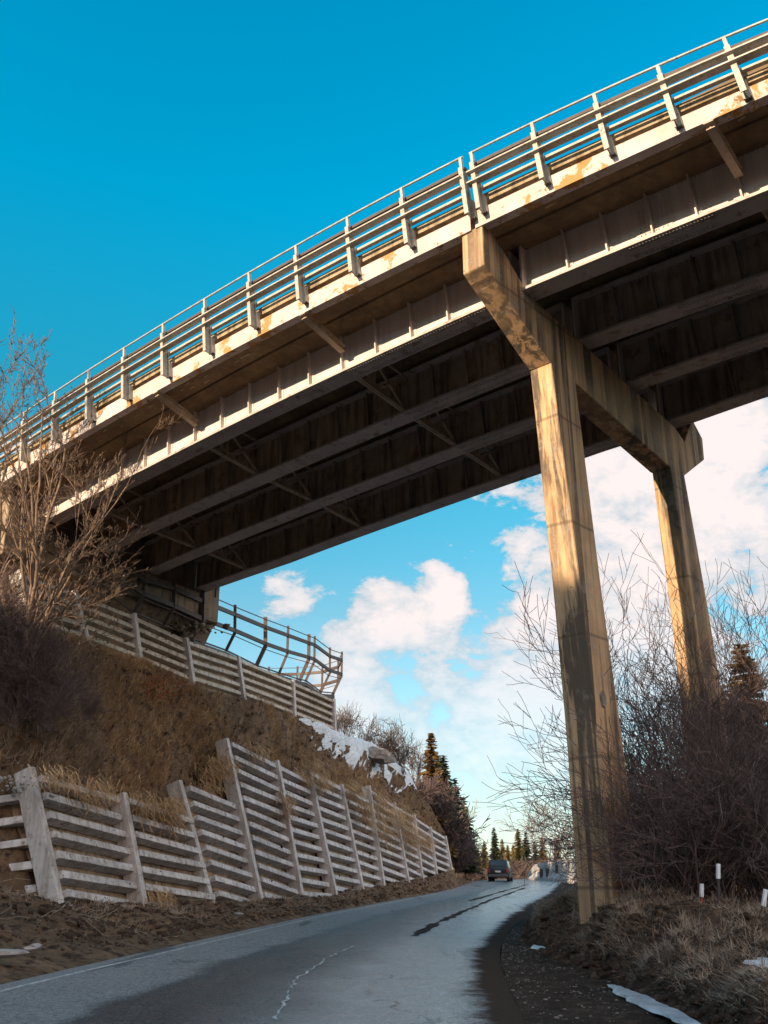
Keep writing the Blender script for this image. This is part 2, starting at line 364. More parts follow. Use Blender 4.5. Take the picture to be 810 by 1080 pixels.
# girders
ST = [9.817,9.226,8.685,8.198,7.698,7.22,6.712,6.223,5.737,5.247,4.772,4.289,3.813,3.351,2.891,2.45]
ST2 = [1.567,1.178,.759,.374,.003,-.37,-.75,-1.15,-1.55,-2.0,-2.5,-3.0,-3.5,-4,-4.5,-5,-5.5,-6,-6.5]
fw = .105
def rivets(mb, pts, r=.012):
    for p in pts:
        mb.box(p, (r*2, r*2, r*2))
for g in range(4):
    for (a, b, sts) in ((TL, 2.15, ST), (2.03, TR, ST2)):
        mb = MB()
        psweep(mb, lambda t: [(g-.006, .03), (g+.006, .03), (g+.006, WB-.01), (g-.006, WB-.01)], a, b)
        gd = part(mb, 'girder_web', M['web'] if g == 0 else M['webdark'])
        mb = MB(); psweep(mb, lambda t: [(g-fw, 0), (g+fw, 0), (g+fw, .028), (g-fw, .028)], a, b)
        part(mb, 'bottom_flange', M['flange'], gd)
        mb = MB(); psweep(mb, lambda t: [(g-fw*.9, WB-.055), (g+fw*.9, WB-.055), (g+fw*.9, WB-.035), (g-fw*.9, WB-.035)], a, b)
        part(mb, 'top_flange', M['flange'], gd)
        if g < 3 or True:
            for t in sts:
                for sd in ((-1, 1) if g else (-1,)):
                    mb = MB()
                    g0, g1 = g+sd*.007, g+sd*.062
                    lo, hi = .029, WB-.056; w = .007; tl = .04
                    mb.hexa([BP(g0, t-w, lo), BP(g1, t-w, lo), BP(g1, t+w, lo), BP(g0, t+w, lo), BP(g0, t-w, hi, tl), BP(g1, t-w, hi, tl), BP(g1, t+w, hi, tl), BP(g0, t+w, hi, tl)])
                    # angle leg lying on the web
                    g2 = g+sd*.013
                    mb.hexa([BP(g0, t-.038, lo), BP(g2, t-.038, lo), BP(g2, t-w, lo), BP(g0, t-w, lo), BP(g0, t-.038, hi, tl), BP(g2, t-.038, hi, tl), BP(g2, t-w, hi, tl), BP(g0, t-w, hi, tl)])
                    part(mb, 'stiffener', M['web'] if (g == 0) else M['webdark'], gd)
        # rivet lines near the pier on flange underside and stiffeners
        mb = MB()
        if a == TL: tt = np.arange(2.25, 4.2, .035)
        else: tt = np.arange(.25, 1.0, .03)
        for t in tt:
            for gg in (g-.075, g-.045, g+.045, g+.075):
                mb.box(BP(gg, t, -.003), (.03, .03, .03))
        if g == 0 and a != TL:
            for t in (.80, .84, .68, .72, .64, .88):
                for z in np.arange(.05, .40, .035): mb.box(BP(-.012, t, z), (.03, .03, .03))
        if g < 3:
            for t in [s for s in sts if (2 < s < 4.5) or (-1 < s < 1.6)]:
                for z in np.arange(.06, .5, .03): mb.box(BP(g-.014, t-.024, z, .04*z/.5), (.022, .022, .022))
            for t in np.arange(2.2 if a == TL else -.6, 4.6 if a == TL else 1.8, .04):
                mb.box(BP(g-.009, t, WB-.075), (.022, .022, .022))
        r_ = part(mb, 'rivets', M['flange'], gd); r_['kind'] = 'stuff'
        # end plate
        e = b if a == TL else a
        mb = MB(); mb.hexa([BP(g-.09, e-.01, .0), BP(g+.09, e-.01, .0), BP(g+.09, e+.01, .0), BP(g-.09, e+.01, .0), BP(g-.09, e-.01, WB-.04), BP(g+.09, e-.01, WB-.04), BP(g+.09, e+.01, WB-.04), BP(g-.09, e+.01, WB-.04)])
        part(mb, 'end_plate', M['web'], gd)
# splice plate on near girder right span
mb = MB(); mb.hexa([BP(-.013, .60, .04), BP(-.007, .60, .04), BP(-.007, .92, .04), BP(-.013, .92, .04), BP(-.013, .60, .42), BP(-.007, .60, .42), BP(-.007, .92, .42), BP(-.013, .92, .42)])
part(mb, 'splice_plate', M['web'])

# cross frames and edge brackets
def pbar(mb, p, q, w=.09, h=.09): mb.bar(p, q, w, h)
for t in (4.234, 6.639, 9.077, -.10, -2.3, -4.5):
    for g in range(3):
        mb = MB(); a, b = g+.04, g+.96
        pbar(mb, BP(a, t, .045), BP(b, t, .045), .15, .03); pbar(mb, BP(a, t, .06), BP(b, t, .06), .03, .14)
        cf = part(mb, 'cross_frame', M['brace'])
        m_ = a+.36; lo = .07
        for q, (x1, z1, x2, z2) in enumerate(((m_, lo, a, .50), (m_, lo, m_+.02, .50), (m_, lo, b, .46), (b-.02, .08, m_-.1, .50), (a, .50, b, .50))):
            mb = MB(); pbar(mb, BP(x1, t, z1), BP(x2, t, z2), .07, .06)
            part(mb, 'brace', M['brace'], cf)
        mb = MB(); c = BP(m_, t, .085); d = BP(m_+.12, t, .085)-BP(m_-.12, t, .085)
        mb.bar(c-d/2, c+d/2, .03, .26)
        part(mb, 'gusset', M['brace'], cf)
for t in (9.077, 6.68, 4.27, 0.0, -2.3):
    mb = MB()
    p, q = BP(-.66, t, de(t)+.0), BP(-.06, t, .30)
    d = q-p; d /= np.linalg.norm(d); ax = BP(0, t+.1)-BP(0, t); ax /= np.linalg.norm(ax); nn = np.cross(d, ax); nn /= np.linalg.norm(nn)
    mb.bar(p, q, .03, .16, nn)
    for s in (-1, 1): mb.bar(p+nn*.09*s, q+nn*.09*s, .16, .025, nn)
    br = part(mb, 'edge_bracket', M['brace'])
    mb = MB(); mb.hexa([BP(-.70, t-.04, de(t)-.012), BP(-.56, t-.04, de(t)-.012), BP(-.56, t+.04, de(t)-.012), BP(-.70, t+.04, de(t)-.012), BP(-.70, t-.04, de(t)-.002), BP(-.56, t-.04, de(t)-.002), BP(-.56, t+.04, de(t)-.002), BP(-.70, t+.04, de(t)-.002)])
    part(mb, 'bearing_plate', M['brace'], br)

# railing on the near edge: two lengths with a gap at the joint
GR = -.80
POST = [7.265+.76*i for i in range(8, 0, -1)]+[7.265,6.5,5.748,5.009,4.289,3.569,2.875,2.187,2.064,1.431,.841,.29,-.233,-.76,-1.3,-1.85,-2.4,-3,-3.6,-4.2,-4.8,-5.4,-6,-6.6]
for a, b, ps in ((13.4, 2.16, [p for p in POST if p > 2.1]), (2.09, -6.7, [p for p in POST if p < 2.1])):
    mb = MB()
    rl = trange(a, b, .3)
    mb.tube([BP(GR, t, prof(t, 1., 0)) for t in rl], .026, 8)
    rail = part(mb, 'top_rail', M['galv'], smooth=True)
    for fr, hh, gg, mt in ((.655, .015, GR-.048, 'galv'), (.495, .015, GR-.048, 'galv'), (.862, .032, GR+.055, 'darkrail')):
        mb = MB(); ww = .042 if gg < GR else .05
        psweep(mb, lambda t: [(gg-.018, prof(t, fr, 0)-hh*.5), (gg+ww*1.15, prof(t, fr, 0)-hh*.9), (gg+ww*1.15, prof(t, fr, 0)+hh*.5), (gg-.018, prof(t, fr, 0)+hh*.5)], a, b, .3)
        part(mb, 'side_rail', M[mt], rail)
    mb = MB(); psweep(mb, lambda t: [(-.73, prof(t, .495, 0)), (-.69, prof(t, .495, 0)), (-.69, prof(t, .53, 0)), (-.73, prof(t, .53, 0))], a, b, .3)
    part(mb, 'side_rail', M['galv'], rail)
    for t in ps:
        tb = t; tl = .10
        zt = rt_(t); zb = rb_(t)-.028
        ts = -.13+(-.0)  # foot drifts along the bridge because posts stand square to the grade
        tf = t-np.interp(t, [-.8, 2, 8], [.09, .065, .13])
        mb = MB()
        def P(g, tt, f):   # f 0 foot .. 1 top
            tq = tf+(t-tf)*f+tt; return BP(g, tq, zb+(zt-zb)*f)
        def slab(g0, g1, t0, t1, f0, f1):
            mb.hexa([P(g0, t0, f0), P(g1, t0, f0), P(g1, t1, f0), P(g0, t1, f0), P(g0, t0, f1), P(g1, t0, f1), P(g1, t1, f1), P(g0, t1, f1)])
        slab(-.835, -.826, -.022, .022, 0, .80)      # outer flange
        slab(-.826, -.755, -.005, .005, 0, .80)      # web
        slab(-.755, -.746, -.022, .022, .0, .80)     # inner flange
        slab(-.815, -.785, -.014, .014, .80, 1.0)      # slimmer upper stub
        slab(-.746, -.701, -.03, -.02, .03, .30); slab(-.746, -.701, .02, .03, .03, .30)
        part(mb, 'rail_post', M['galv'], rail)

# far edge guard rail (seen only through the near rail)
mb = MB(); psweep(mb, lambda t: [(3.60, WB+.30), (3.66, WB+.30), (3.66, WB+.42), (3.60, WB+.42)], 13.4, TR)
fr_ = part(mb, 'far_guard_rail', M['darkrail'])
for t in np.arange(-6.5, 13.4, .8):
    mb = MB(); mb.bar(BP(3.66, t, WB+.15), BP(3.66, t, WB+.44), .1, .12); part(mb, 'guard_post', M['darkrail'], fr_)

# ---------------------------------------------------------------- pier
PA = np.array([1.34085*S, 7.53309*S, 0]); PU = np.array([.67183, .74070, 0]); PN = np.array([-.74070, .67183, 0])
def PP(u, z, n): return PA+PU*u*S+PN*n*S+np.array([0, 0, z*S+EYE])
pier = empty('bridge_pier', PP(.8, -.5, .15), 'tall tan concrete bent with two legs and an upturned cap under the bridge', 'pier')
def ppart(mb, name, m, parent=None, **k): return build_child(mb, name, m, parent or pier, pier, **k)
cap = [(-.69, 5.37), (-.69, 4.945), (.30, 4.385), (.745, 4.345), (2.63, 4.07), (3.0, 4.085), (3.60, 4.47), (3.625, 4.75), (3.39, 4.93), (3.10, 4.53), (2.89, 4.64), (0.0, 4.975), (-.16, 5.10), (-.41, 5.29), (-.60, 5.385)]
TH = .235
mb = MB()
m_ = len(cap)
mb.add([PP(u, z, 0) for u, z in cap]+[PP(u, z, TH) for u, z in cap], [tuple(range(m_)), tuple(range(m_, 2*m_))[::-1]]+[(i, i+m_, (i+1) % m_+m_, (i+1) % m_) for i in range(m_)])
capo = ppart(mb, 'cap_beam', M['pier'], bevel=.03)
cols = [[(4.40, .31, .745, 0, .235), (2.3, .52, .90, -.01, .27), (1.0, .63, 1.03, -.02, .30), (-.75, .65, 1.16, -.03, .31)],
        [(4.10, 2.64, 2.99, 0, .22), (2.55, 2.78, 3.17, -.01, .25), (1.25, 2.84, 3.25, -.02, .27), (-.95, 2.86, 3.28, -.03, .28)]]
for ci, c in enumerate(cols):
    mb = MB(); rings = []
    zs = np.linspace(c[0][0]-.012, c[-1][0], 14)
    for z in zs:
        q = [np.interp(z, [r[0] for r in c][::-1], [r[k] for r in c][::-1]) for k in range(1, 5)]
        uL, uR, n0, n1 = q; ch = .035
        # chamfered rectangle with a shallow recessed panel on the broad side
        rings.append([PP(u, z, n) for u, n in ((uL+.0, n0+ch*.2), (uL+ch*.3, n0), (uR-ch*.5, n0), (uR, n0+ch*.5), (uR, n1-ch*.5), (uR-ch*.5, n1), (uL+ch*.5, n1), (uL, n1-ch*.5))])
    mb.sweep(rings); ppart(mb, 'leg', M['pier'])
    mb = MB()
# bearings: pads between cap and girders
for g in range(4):
    for tt in (2.10,):
        mb = MB(); z = np.interp(tt, *GT[g])
        p = BP(g, tt, -.012); mb.box(p, (.26, .26, .09)); ppart(mb, 'bearing', M['flange'], capo)
# spalled hole with a rusty lip on the near leg
mb = MB()
z0, u0 = 1.33, .74
ring = []
for k in range(9):
    th = k/9*2*math.pi
    ring.append((.05*math.cos(th)*random.uniform(.8, 1.2), .06*math.sin(th)*random.uniform(.8, 1.2)))
mb.sweep([[PP(u0+a*1.2, z0+b*1.2, -.019) for a, b in ring], [PP(u0+a, z0+b, -.032) for a, b in ring], [PP(u0+a*.6, z0+b*.6, -.024) for a, b in ring]])
ppart(mb, 'spall', M['rock'])

# ---------------------------------------------------------------- abutment
ab = empty('bridge_abutment', BP(1.5, 10.6, -1), 'brown concrete abutment holding the left end of the girders above the upper wall', 'abutment')
mb = MB()
mb.hexa([BP(-.25, 10.42, -.5), BP(3.42, 10.42, -.5), BP(3.42, 11.0, -1.3), BP(-.25, 11.0, -1.3), BP(-.25, 10.42, .53), BP(3.42, 10.42, .53), BP(3.42, 11.0, .53), BP(-.25, 11.0, .53)])
build_child(mb, 'back_wall', M['abut'], ab, ab, bevel=.03)
mb = MB()
mb.hexa([BP(-.35, 10.28, -.45), BP(3.40, 10.28, -.45), BP(3.40, 10.41, -.45), BP(-.35, 10.41, -.45), BP(-.35, 10.28, -.03), BP(3.40, 10.28, -.03), BP(3.40, 10.41, -.03), BP(-.35, 10.41, -.03)])
build_child(mb, 'bearing_seat', M['abut'], ab, ab, bevel=.03)
mb = MB()
mb.hexa([BP(-.5, 10.2, -.5), BP(-.36, 10.2, -.5), BP(-.36, 14, -1.2), BP(-.5, 14, -1.2), BP(-.5, 10.2, .38), BP(-.36, 10.2, .38), BP(-.36, 14, .38), BP(-.5, 14, .38)])
build_child(mb, 'wing_wall', M['abut'], ab, ab, bevel=.03)
mb = MB()
mb.hexa([BP(3.44, 10.42, -.4), BP(3.52, 10.42, -.4), BP(3.52, 14, -1.6), BP(3.44, 14, -1.6), BP(3.44, 10.42, .45), BP(3.52, 10.42, .45), BP(3.52, 14, .45), BP(3.44, 14, .45)])
build_child(mb, 'wing_wall', M['abut'], ab, ab, bevel=.03)

# ---------------------------------------------------------------- road
XLt = ([-30, 0, 11, 14.3, 22, 35.6, 50, 68, 84, 96, 112, 140], [-8.0, -6.5, -6.0, -5.8, -4.6, -2.5, .5, 4.4, 6.9, 8.6, 13, 26])
XRt = ([-30, 0, 11.6, 14.5, 19.6, 27.4, 43.7, 60, 84, 96, 112, 140], [1.0, 1.3, 1.5, 1.75, 2.1, 3.3, 6.6, 10.2, 15.0, 17.9, 22.5, 36])
ZRt = ([-30, 0, 20, 40, 60, 84, 96, 112, 140], [0, 0, 0, .03, .10, .28, .36, .30, -.8])
def smooth_interp(y, T):
    r = 0
    for k, w in ((-2, .15), (-1, .2), (0, .3), (1, .2), (2, .15)): r += w*np.interp(y+k*1.6, *T)
    return r
XL = lambda y: smooth_interp(y, XLt)
XR = lambda y: smooth_interp(y, XRt)
ZR = lambda y: smooth_interp(y, ZRt)
def strip_mesh(name, m, f, ys, us, kind='structure'):
    vs = []; fs = []; uvs = []
    for y in ys:
        for u in us: vs.append(f(u, y)); uvs.append((u, y*.1))
    nu = len(us)
    for i in range(len(ys)-1):
        for j in range(nu-1): fs.append((i*nu+j, i*nu+j+1, (i+1)*nu+j+1, (i+1)*nu+j))
    me = bpy.data.meshes.new(name); me.from_pydata([tuple(v) for v in vs], [], fs); me.update()
    ul = me.uv_layers.new(name='UVMap')
    li = np.zeros(len(me.loops), np.int32); me.loops.foreach_get('vertex_index', li)
    ul.data.foreach_set('uv', np.array(uvs)[li].ravel())
    me.polygons.foreach_set('use_smooth', [True]*len(me.polygons))
    me.materials.append(m); o = bpy.data.objects.new(name, me); col.objects.link(o)
    if kind: o['kind'] = kind
    return o
ysr = np.arange(-30, 138, .8)
def roadp(u, y, dz=0.): 
    a, b = XL(y), XR(y); x = a+(b-a)*u
    return (x, y, ZR(y)+.05*math.sin(u*math.pi)+dz)
strip_mesh('road', M['road'], lambda u, y: roadp(u, y), ysr, np.linspace(0, 1, 15))
strip_mesh('edge_line', M['line'], lambda u, y: (XL(y)+.45+u*.10, y, roadp(.06, y)[2]+.006), np.arange(4, 60, .5), [0, 1])
# cracks in the asphalt filled with grit
def crack(name, pts, w, m, z=.008):
    vs = []; fs = []
    q = []
    for i in range(len(pts)-1):
        for k in range(14):
            f = k/14; a = np.array(pts[i]); b = np.array(pts[i+1]); q.append(a+(b-a)*f)
    for i, p in enumerate(q):
        ww = w*random.uniform(.15, 1.3); jx = random.uniform(-.035, .035)
        u = (p[0]-XL(p[1]))/(XR(p[1])-XL(p[1])); zz = roadp(u, p[1])[2]+z
        vs += [(p[0]+jx-ww, p[1], zz), (p[0]+jx+ww, p[1], zz)]
        if i: fs.append((2*i-2, 2*i-1, 2*i+1, 2*i))
    me = bpy.data.meshes.new(name); me.from_pydata(vs, [], fs); me.materials.append(m)
    o = bpy.data.objects.new(name, me); col.objects.link(o); o['kind'] = 'structure'; return o
def gp(px, py, z=0.03):   # ground point under a pixel
    d = at(px, py, 1.0); k = (z-EYE)/(d[2]-EYE); return (d[0]*k, k)
crack('road_crack', [gp(290, 1078), gp(305, 1050), gp(312, 1035), gp(345, 1012), gp(375, 998)], .022, M['line'])
crack('road_seam', [gp(365, 1000.5), gp(440, 1000), gp(520, 1000)], .012, M['mud'])
crack('tyre_track', [gp(437, 988), gp(460, 975), gp(490, 962), gp(520, 950), gp(556, 939)], .16, M['mud'], .009)
crack('tyre_track', [gp(496, 952), gp(525, 944), gp(560, 936)], .16, M['mud'], .009)

# ---------------------------------------------------------------- walls: survey
LY = [25, 29, 32.8, 36.5, 40.3, 44.5, 49, 53.5, 59, 64, 70, 76]
LB = [(62,962),(150,955),(222,955),(275,955),(318,951),(353,945),(382,941),(404,935),(430,931),(445,928),(460,924),(476,919)]
LT = [(30,812),(128,838),(187,825),(237,780),(291,803),(325,812),(359,828),(388,829),(415,847),(436,860),(453,872),(469,882)]
lowB = [at(*p, y) for p, y in zip(LB, LY)]
lowT = [at(*p, y+.35) for p, y in zip(LT, LY)]
# top row line of each bay (left end, right end)
LROW = [((40,817),(128,843)), ((134,842),(205,865)), ((198,829),(252,850)), ((243,783),(291,806)), ((293,807),(325,823)), ((328,815),(359,830)), ((361,831),(389,844)), ((389,832),(415,849)), ((415,849),(436,861)), ((436,861),(453,873)), ((453,873),(469,883))]

def lerp(a, b, f): return a+(b-a)*f
LEDGE = []
def crib_wall(root_, mp, mpost, mback, posts, bays, rowh, face, plank=.19, depth=.36, postw=.24, bdepth=.40):
    """posts: [(base, top, extra_up)], bays: [(topL, topR)] points on the face plane"""
    face = np.array(face)/np.linalg.norm(face)
    for (b, t) in posts:
        mb = MB(); d = t-b; b2 = b-d/np.linalg.norm(d)*(.5 if rowh > .45 else .05)
        mb.bar(b2+face*.06-face*.18, t+face*.06-face*.18, postw, .50, face)
        build_child(mb, 'post', mpost, root_, root_, bevel=.012)
    for i, (tl, tr) in enumerate(bays):
        (b0, t0), (b1, t1) = posts[i], posts[i+1]
        d0 = (t0-b0)/np.linalg.norm(t0-b0); d1 = (t1-b1)/np.linalg.norm(t1-b1)
        mb = MB(); mk = MB()
        H_ = max(np.linalg.norm(tl-b0), np.linalg.norm(tr-b1))+(.9 if rowh > .45 else .1)
        n = int(H_/rowh)+1; ax = (tr-tl)/np.linalg.norm(tr-tl)
        for r in range(n):
            a = tl-d0*(rowh*r+plank/2); c = tr-d1*(rowh*r+plank/2)
            j = np.array([0, 0, random.uniform(-.022, .022)])
            mb.bar(a+ax*postw*.5-face*depth*.45+j, c-ax*postw*.5-face*depth*.45-j+face*random.uniform(-.03, .03), depth, plank*random.uniform(.9, 1.06), d0)
            for q in range(random.randint(0, 5)): LEDGE.append((lerp(a, c, random.uniform(.05, .95))-face*depth*random.uniform(.2, .9)+d0*plank*.5, rowh))
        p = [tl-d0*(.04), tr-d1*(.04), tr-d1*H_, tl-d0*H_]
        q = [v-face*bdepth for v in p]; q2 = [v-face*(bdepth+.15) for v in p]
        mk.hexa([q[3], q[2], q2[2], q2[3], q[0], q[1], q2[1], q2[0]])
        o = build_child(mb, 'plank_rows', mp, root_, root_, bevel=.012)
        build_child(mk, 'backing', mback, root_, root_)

cw = empty('crib_wall', tuple(lowB[3]), 'long stepped grey concrete crib retaining wall leaning back beside the road', 'retaining wall')
posts = [(b, t) for b, t in zip(lowB, lowT)]
bays = []
for i, (l, r) in enumerate(LROW):
    bays.append((at(l[0], l[1], LY[i]+.35), at(r[0], r[1], LY[i+1]+.35)))
# each bay's rows start on its own top line but follow the post slopes
crib_wall(cw, M['crib'], M['cribpost'], M['backing'], posts, bays, .50, (.95, -.30, .12))
# return wing of the lower wall running to the left
cw2 = empty('crib_wall', (-9, 25, 1), 'short end bay of the grey crib wall turning left into the bank, half buried in dirt', 'retaining wall')
wl = at(-150, 872, 25.0); wb = at(-120, 1000, 24.6); 
wtl = at(-150, 862, 25.0); wtr = at(28, 836, 25.3)
wb1 = at(62, 972, 25.25); wt1 = at(30, 830, 25.35)
mbp = [(wb, wl), (wb1, wt1)]
crib_wall(cw2, M['crib'], M['cribpost'], M['backing'], mbp, [(wtl, wtr)], .58, (.1, -1, .1))

UY = [28, 30.5, 33.5, 35.8, 41, 47, 53]
UT = [(20,603),(78,624),(140,648),(195,673),(250,693),(308,717),(351,737)]
UB = [(34,664),(92,684),(148,706),(204,729),(257,741),(310,760),(353,785)]
upT = [at(*p, y) for p, y in zip(UT, UY)]; upB = [at(*p, y-.1) for p, y in zip(UB, UY)]
uw = empty('crib_wall', tuple(upB[3]), 'upper warm toned crib wall with a level top, under the kinked railing', 'retaining wall')
crib_wall(uw, M['cribup'], M['cribpost'], M['backing'], list(zip(upB, upT)), [(upT[i]+np.array([0,0,-.05]), upT[i+1]+np.array([0,0,-.05])) for i in range(6)], .37, (.88, -.46, .15), plank=.16, depth=.22, postw=.17, bdepth=.24)

# ---------------------------------------------------------------- hillside (loft through surveyed stations)
def V3(*a): return np.array(a, float)
st = []
cr = {7:(392,792),8:(418,812),9:(438,832),10:(455,852),11:(470,880)}
for i in range(12):
    y = LY[i]
    b, t = lowB[i], lowT[i]
    back = V3(-.95, .3, 0)
    topz = .5*(bays[min(i, 10)][0][2]+bays[max(i-1, 0)][1][2])
    # road edge station: foot of slope perpendicular-ish
    ey = b[1]-1.2; E_ = V3(XL(ey)-.0, ey, ZR(ey)+.0)
    S_ = lerp(E_, b, .45)+V3(0, 0, .06)
    B_ = b+V3(.12, -.05, .10); B2 = b+back*.55+V3(0, 0, -.1)
    T_ = V3(t[0], t[1], topz)+back*.75+V3(0, 0, -.10)
    if i <= 6:
        U_ = upB[i]+V3(.15, -.12, .12); V1 = upB[i]+V3(-.6, .25, -.2); V_ = upT[i]+V3(-.55, .35, -.05)
        R_ = V_+V3(-5, 3.5, -.1); F_ = R_+V3(-26, 6, 1.5)
        M1 = lerp(T_, U_, .45)+V3(0, 0, .35)
    else:
        U_ = at(*cr[i], y+5.5); V1 = U_+V3(-.6, .7, .02); V_ = U_+V3(-1.5, 1.2, -.35)
        R_ = V_+V3(-7, 4, -1.2); F_ = R_+V3(-26, 8, -2)
        M1 = lerp(T_, U_, .5)+V3(0, 0, .12)
    st.append([E_, S_, B_, B2, T_, M1, U_, V1, V_, R_, F_])
# stations to the left / near
def mkst(E_, B_, T_, U_, V_, R_, F_):
    return [V3(*E_), lerp(V3(*E_), V3(*B_), .5)+V3(0,0,.1), V3(*B_), lerp(V3(*B_), V3(*T_), .15), V3(*T_), lerp(V3(*T_), V3(*U_), .5)+V3(0,0,.3), V3(*U_), lerp(V3(*U_), V3(*V_), .3), V3(*V_), V3(*R_), V3(*F_)]
sm1 = mkst((XL(19), 19, 0), (-9.9, 24.2, 1.35), (-10.6, 26.0, 3.9), (-12.4, 27.4, 7.9), (-13.3, 28.0, 9.9), (-18, 31, 10.2), (-42, 38, 12))
sm2 = mkst((XL(13), 13, 0), (-13, 22, 2.0), (-15, 25, 4.4), (-17, 27, 8), (-18, 28, 9.6), (-24, 31, 11), (-46, 36, 14))
sm3 = mkst((XL(4), 4, 0), (-14, 12, 2.2), (-18, 15, 4.6), (-22, 18, 8), (-24, 19, 9.6), (-30, 22, 11), (-52, 26, 15))
sm4 = mkst((XL(-10), -10, 0), (-14, -6, 2), (-19, -5, 4.5), (-24, -4, 7), (-27, -4, 8.5), (-34, -3, 10), (-56, 0, 14))
st = [sm4, sm3, sm2, sm1]+st
e1 = [p+V3(7.0, 14, -.0) for p in st[-1]]; e1[0] = V3(XL(92), 92, .3); e1[4:] = [V3(XL(92)-4-k*3.5, 92+k*1.2, .9+.25*k) for k in range(7)]
e1[1] = lerp(e1[0], e1[4], .3); e1[2] = lerp(e1[0], e1[4], .55); e1[3] = lerp(e1[0], e1[4], .8)
e2 = [V3(XL(118)-1-k*5, 118+k*3, -.5+.02*k) for k in range(11)]
st += [e1, e2]
ST_ = np.array(st)          # stations x rows x 3
NI, NJ = ST_.shape[:2]
def vnoise(x, y, s, seed=0):
    # cheap smooth value noise
    x = np.asarray(x)*s+seed*17.3; y = np.asarray(y)*s-seed*9.1
    xi = np.floor(x); yi = np.floor(y); fx = x-xi; fy = y-yi
    fx = fx*fx*(3-2*fx); fy = fy*fy*(3-2*fy)
    def h(a, b): v = np.sin(a*127.1+b*311.7+seed*74.7)*43758.5453; return v-np.floor(v)
    return (h(xi, yi)*(1-fx)+h(xi+1, yi)*fx)*(1-fy)+(h(xi, yi+1)*(1-fx)+h(xi+1, yi+1)*fx)*fy-.5
def hillp(s, v):
    """s: station coordinate 0..NI-1, v: row coordinate 0..NJ-1 (arrays)"""
    s = np.clip(np.asarray(s, float), 0, NI-1.0001); v = np.clip(np.asarray(v, float), 0, NJ-1.0001)
    i = s.astype(int); j = v.astype(int); a = (s-i)[..., None]; b = (v-j)[..., None]
    P = (ST_[i, j]*(1-a)+ST_[i+1, j]*a)*(1-b)+(ST_[i, j+1]*(1-a)+ST_[i+1, j+1]*a)*b
    amp = np.interp(v, [0, .3, 1, 2, 3, 4, 4.4, 5.5, 6, 7, 8, 8.5, 10], [0, .22, .42, .16, 0, .10, .75, .8, .10, 0, .05, .3, .6])
    d = amp*(1.2*vnoise(P[..., 0], P[..., 1], .55, 1)+.7*vnoise(P[..., 0]+P[..., 2], P[..., 1]-P[..., 2], 1.7, 2)+.4*vnoise(P[..., 0], P[..., 1]+P[..., 2], 5, 3)+.22*vnoise(P[..., 0], P[..., 1]+P[..., 2], 11, 4))
    P[..., 2] += d; P[..., 0] += d*.6*np.clip(v*2, 0, 1)
    return P
ss = []
for i in range(NI-1): ss += list(i+np.arange(0, 1, 1/26))
ss.append(NI-1.001)
vv = []
for j in range(NJ-1): vv += list(j+np.arange(0, 1, 1/(20 if j in (0, 1) else 14 if j in (4, 5) else 5 if j < 9 else 8)))
vv.append(NJ-1.001)
SS, VV = np.meshgrid(ss, vv, indexing='ij')
HP = hillp(SS, VV)
nv = len(vv)
idx = np.arange(len(ss)*nv).reshape(len(ss), nv)
quads = np.stack([idx[:-1, :-1], idx[:-1, 1:], idx[1:, 1:], idx[1:, :-1]], -1).reshape(-1, 4)
me = fast_mesh('hillside', HP.reshape(-1, 3), quads, M['hill'], 4)
me.polygons.foreach_set('use_smooth', [True]*len(me.polygons))
hill = bpy.data.objects.new('hillside', me); col.objects.link(hill); hill['kind'] = 'structure'

# right bank
RY = [-30, 0, 8, 12, 15.7, 19, 23, 28, 36, 50, 70, 96, 140]
rb = []
for y in RY:
    sh = np.interp(y, [0, 12, 16, 20, 24, 40, 140], [2.4, 1.9, 1.5, .9, .3, .3, .5])
    e = V3(XR(y), y, ZR(y)-.004)
    a = V3(XR(y)+sh*.5, y, ZR(y)-.03); b = V3(XR(y)+sh, y, ZR(y)-.0)
    hk = np.interp(y, [0, 8, 12, 16, 19, 28, 50, 96, 140], [.35, .35, .45, .72, .95, .75, .55, .15, .1])
    ch = max(4.6-(XR(y)+sh), 1.1) if y < 23 else 1.6
    c = V3(b[0]+ch*.45, y, ZR(y)+hk*.75); d = V3(b[0]+ch, y, ZR(y)+hk)
    rb.append([e, a, b, c, d, d+V3(3, 0, .0), d+V3(8, 0, .15), d+V3(25, 0, .4), d+V3(60, 0, .2)])
RB = np.array(rb)
def bankp(s, v):
    NIr, NJr = RB.shape[:2]
    s = np.clip(np.asarray(s, float), 0, NIr-1.0001); v = np.clip(np.asarray(v, float), 0, NJr-1.0001)
    i = s.astype(int); j = v.astype(int); a = (s-i)[..., None]; b = (v-j)[..., None]
    P = (RB[i, j]*(1-a)+RB[i+1, j]*a)*(1-b)+(RB[i, j+1]*(1-a)+RB[i+1, j+1]*a)*b
    amp = np.interp(v, [0, .2, 1, 2, 2.4, 4, 8], [0, .05, .09, .10, .52, .45, .4])
    P[..., 2] += amp*(.8*vnoise(P[..., 0], P[..., 1], .9, 5)+.6*vnoise(P[..., 0], P[..., 1], 2.6, 6)+.45*vnoise(P[..., 0], P[..., 1], 5.5, 7)+.2*vnoise(P[..., 0], P[..., 1], 13, 9))
    P[..., 0] += np.interp(v, [0, .001, 1], [.0, .0, .15])*vnoise(P[..., 0], P[..., 1], .8, 8)
    return P
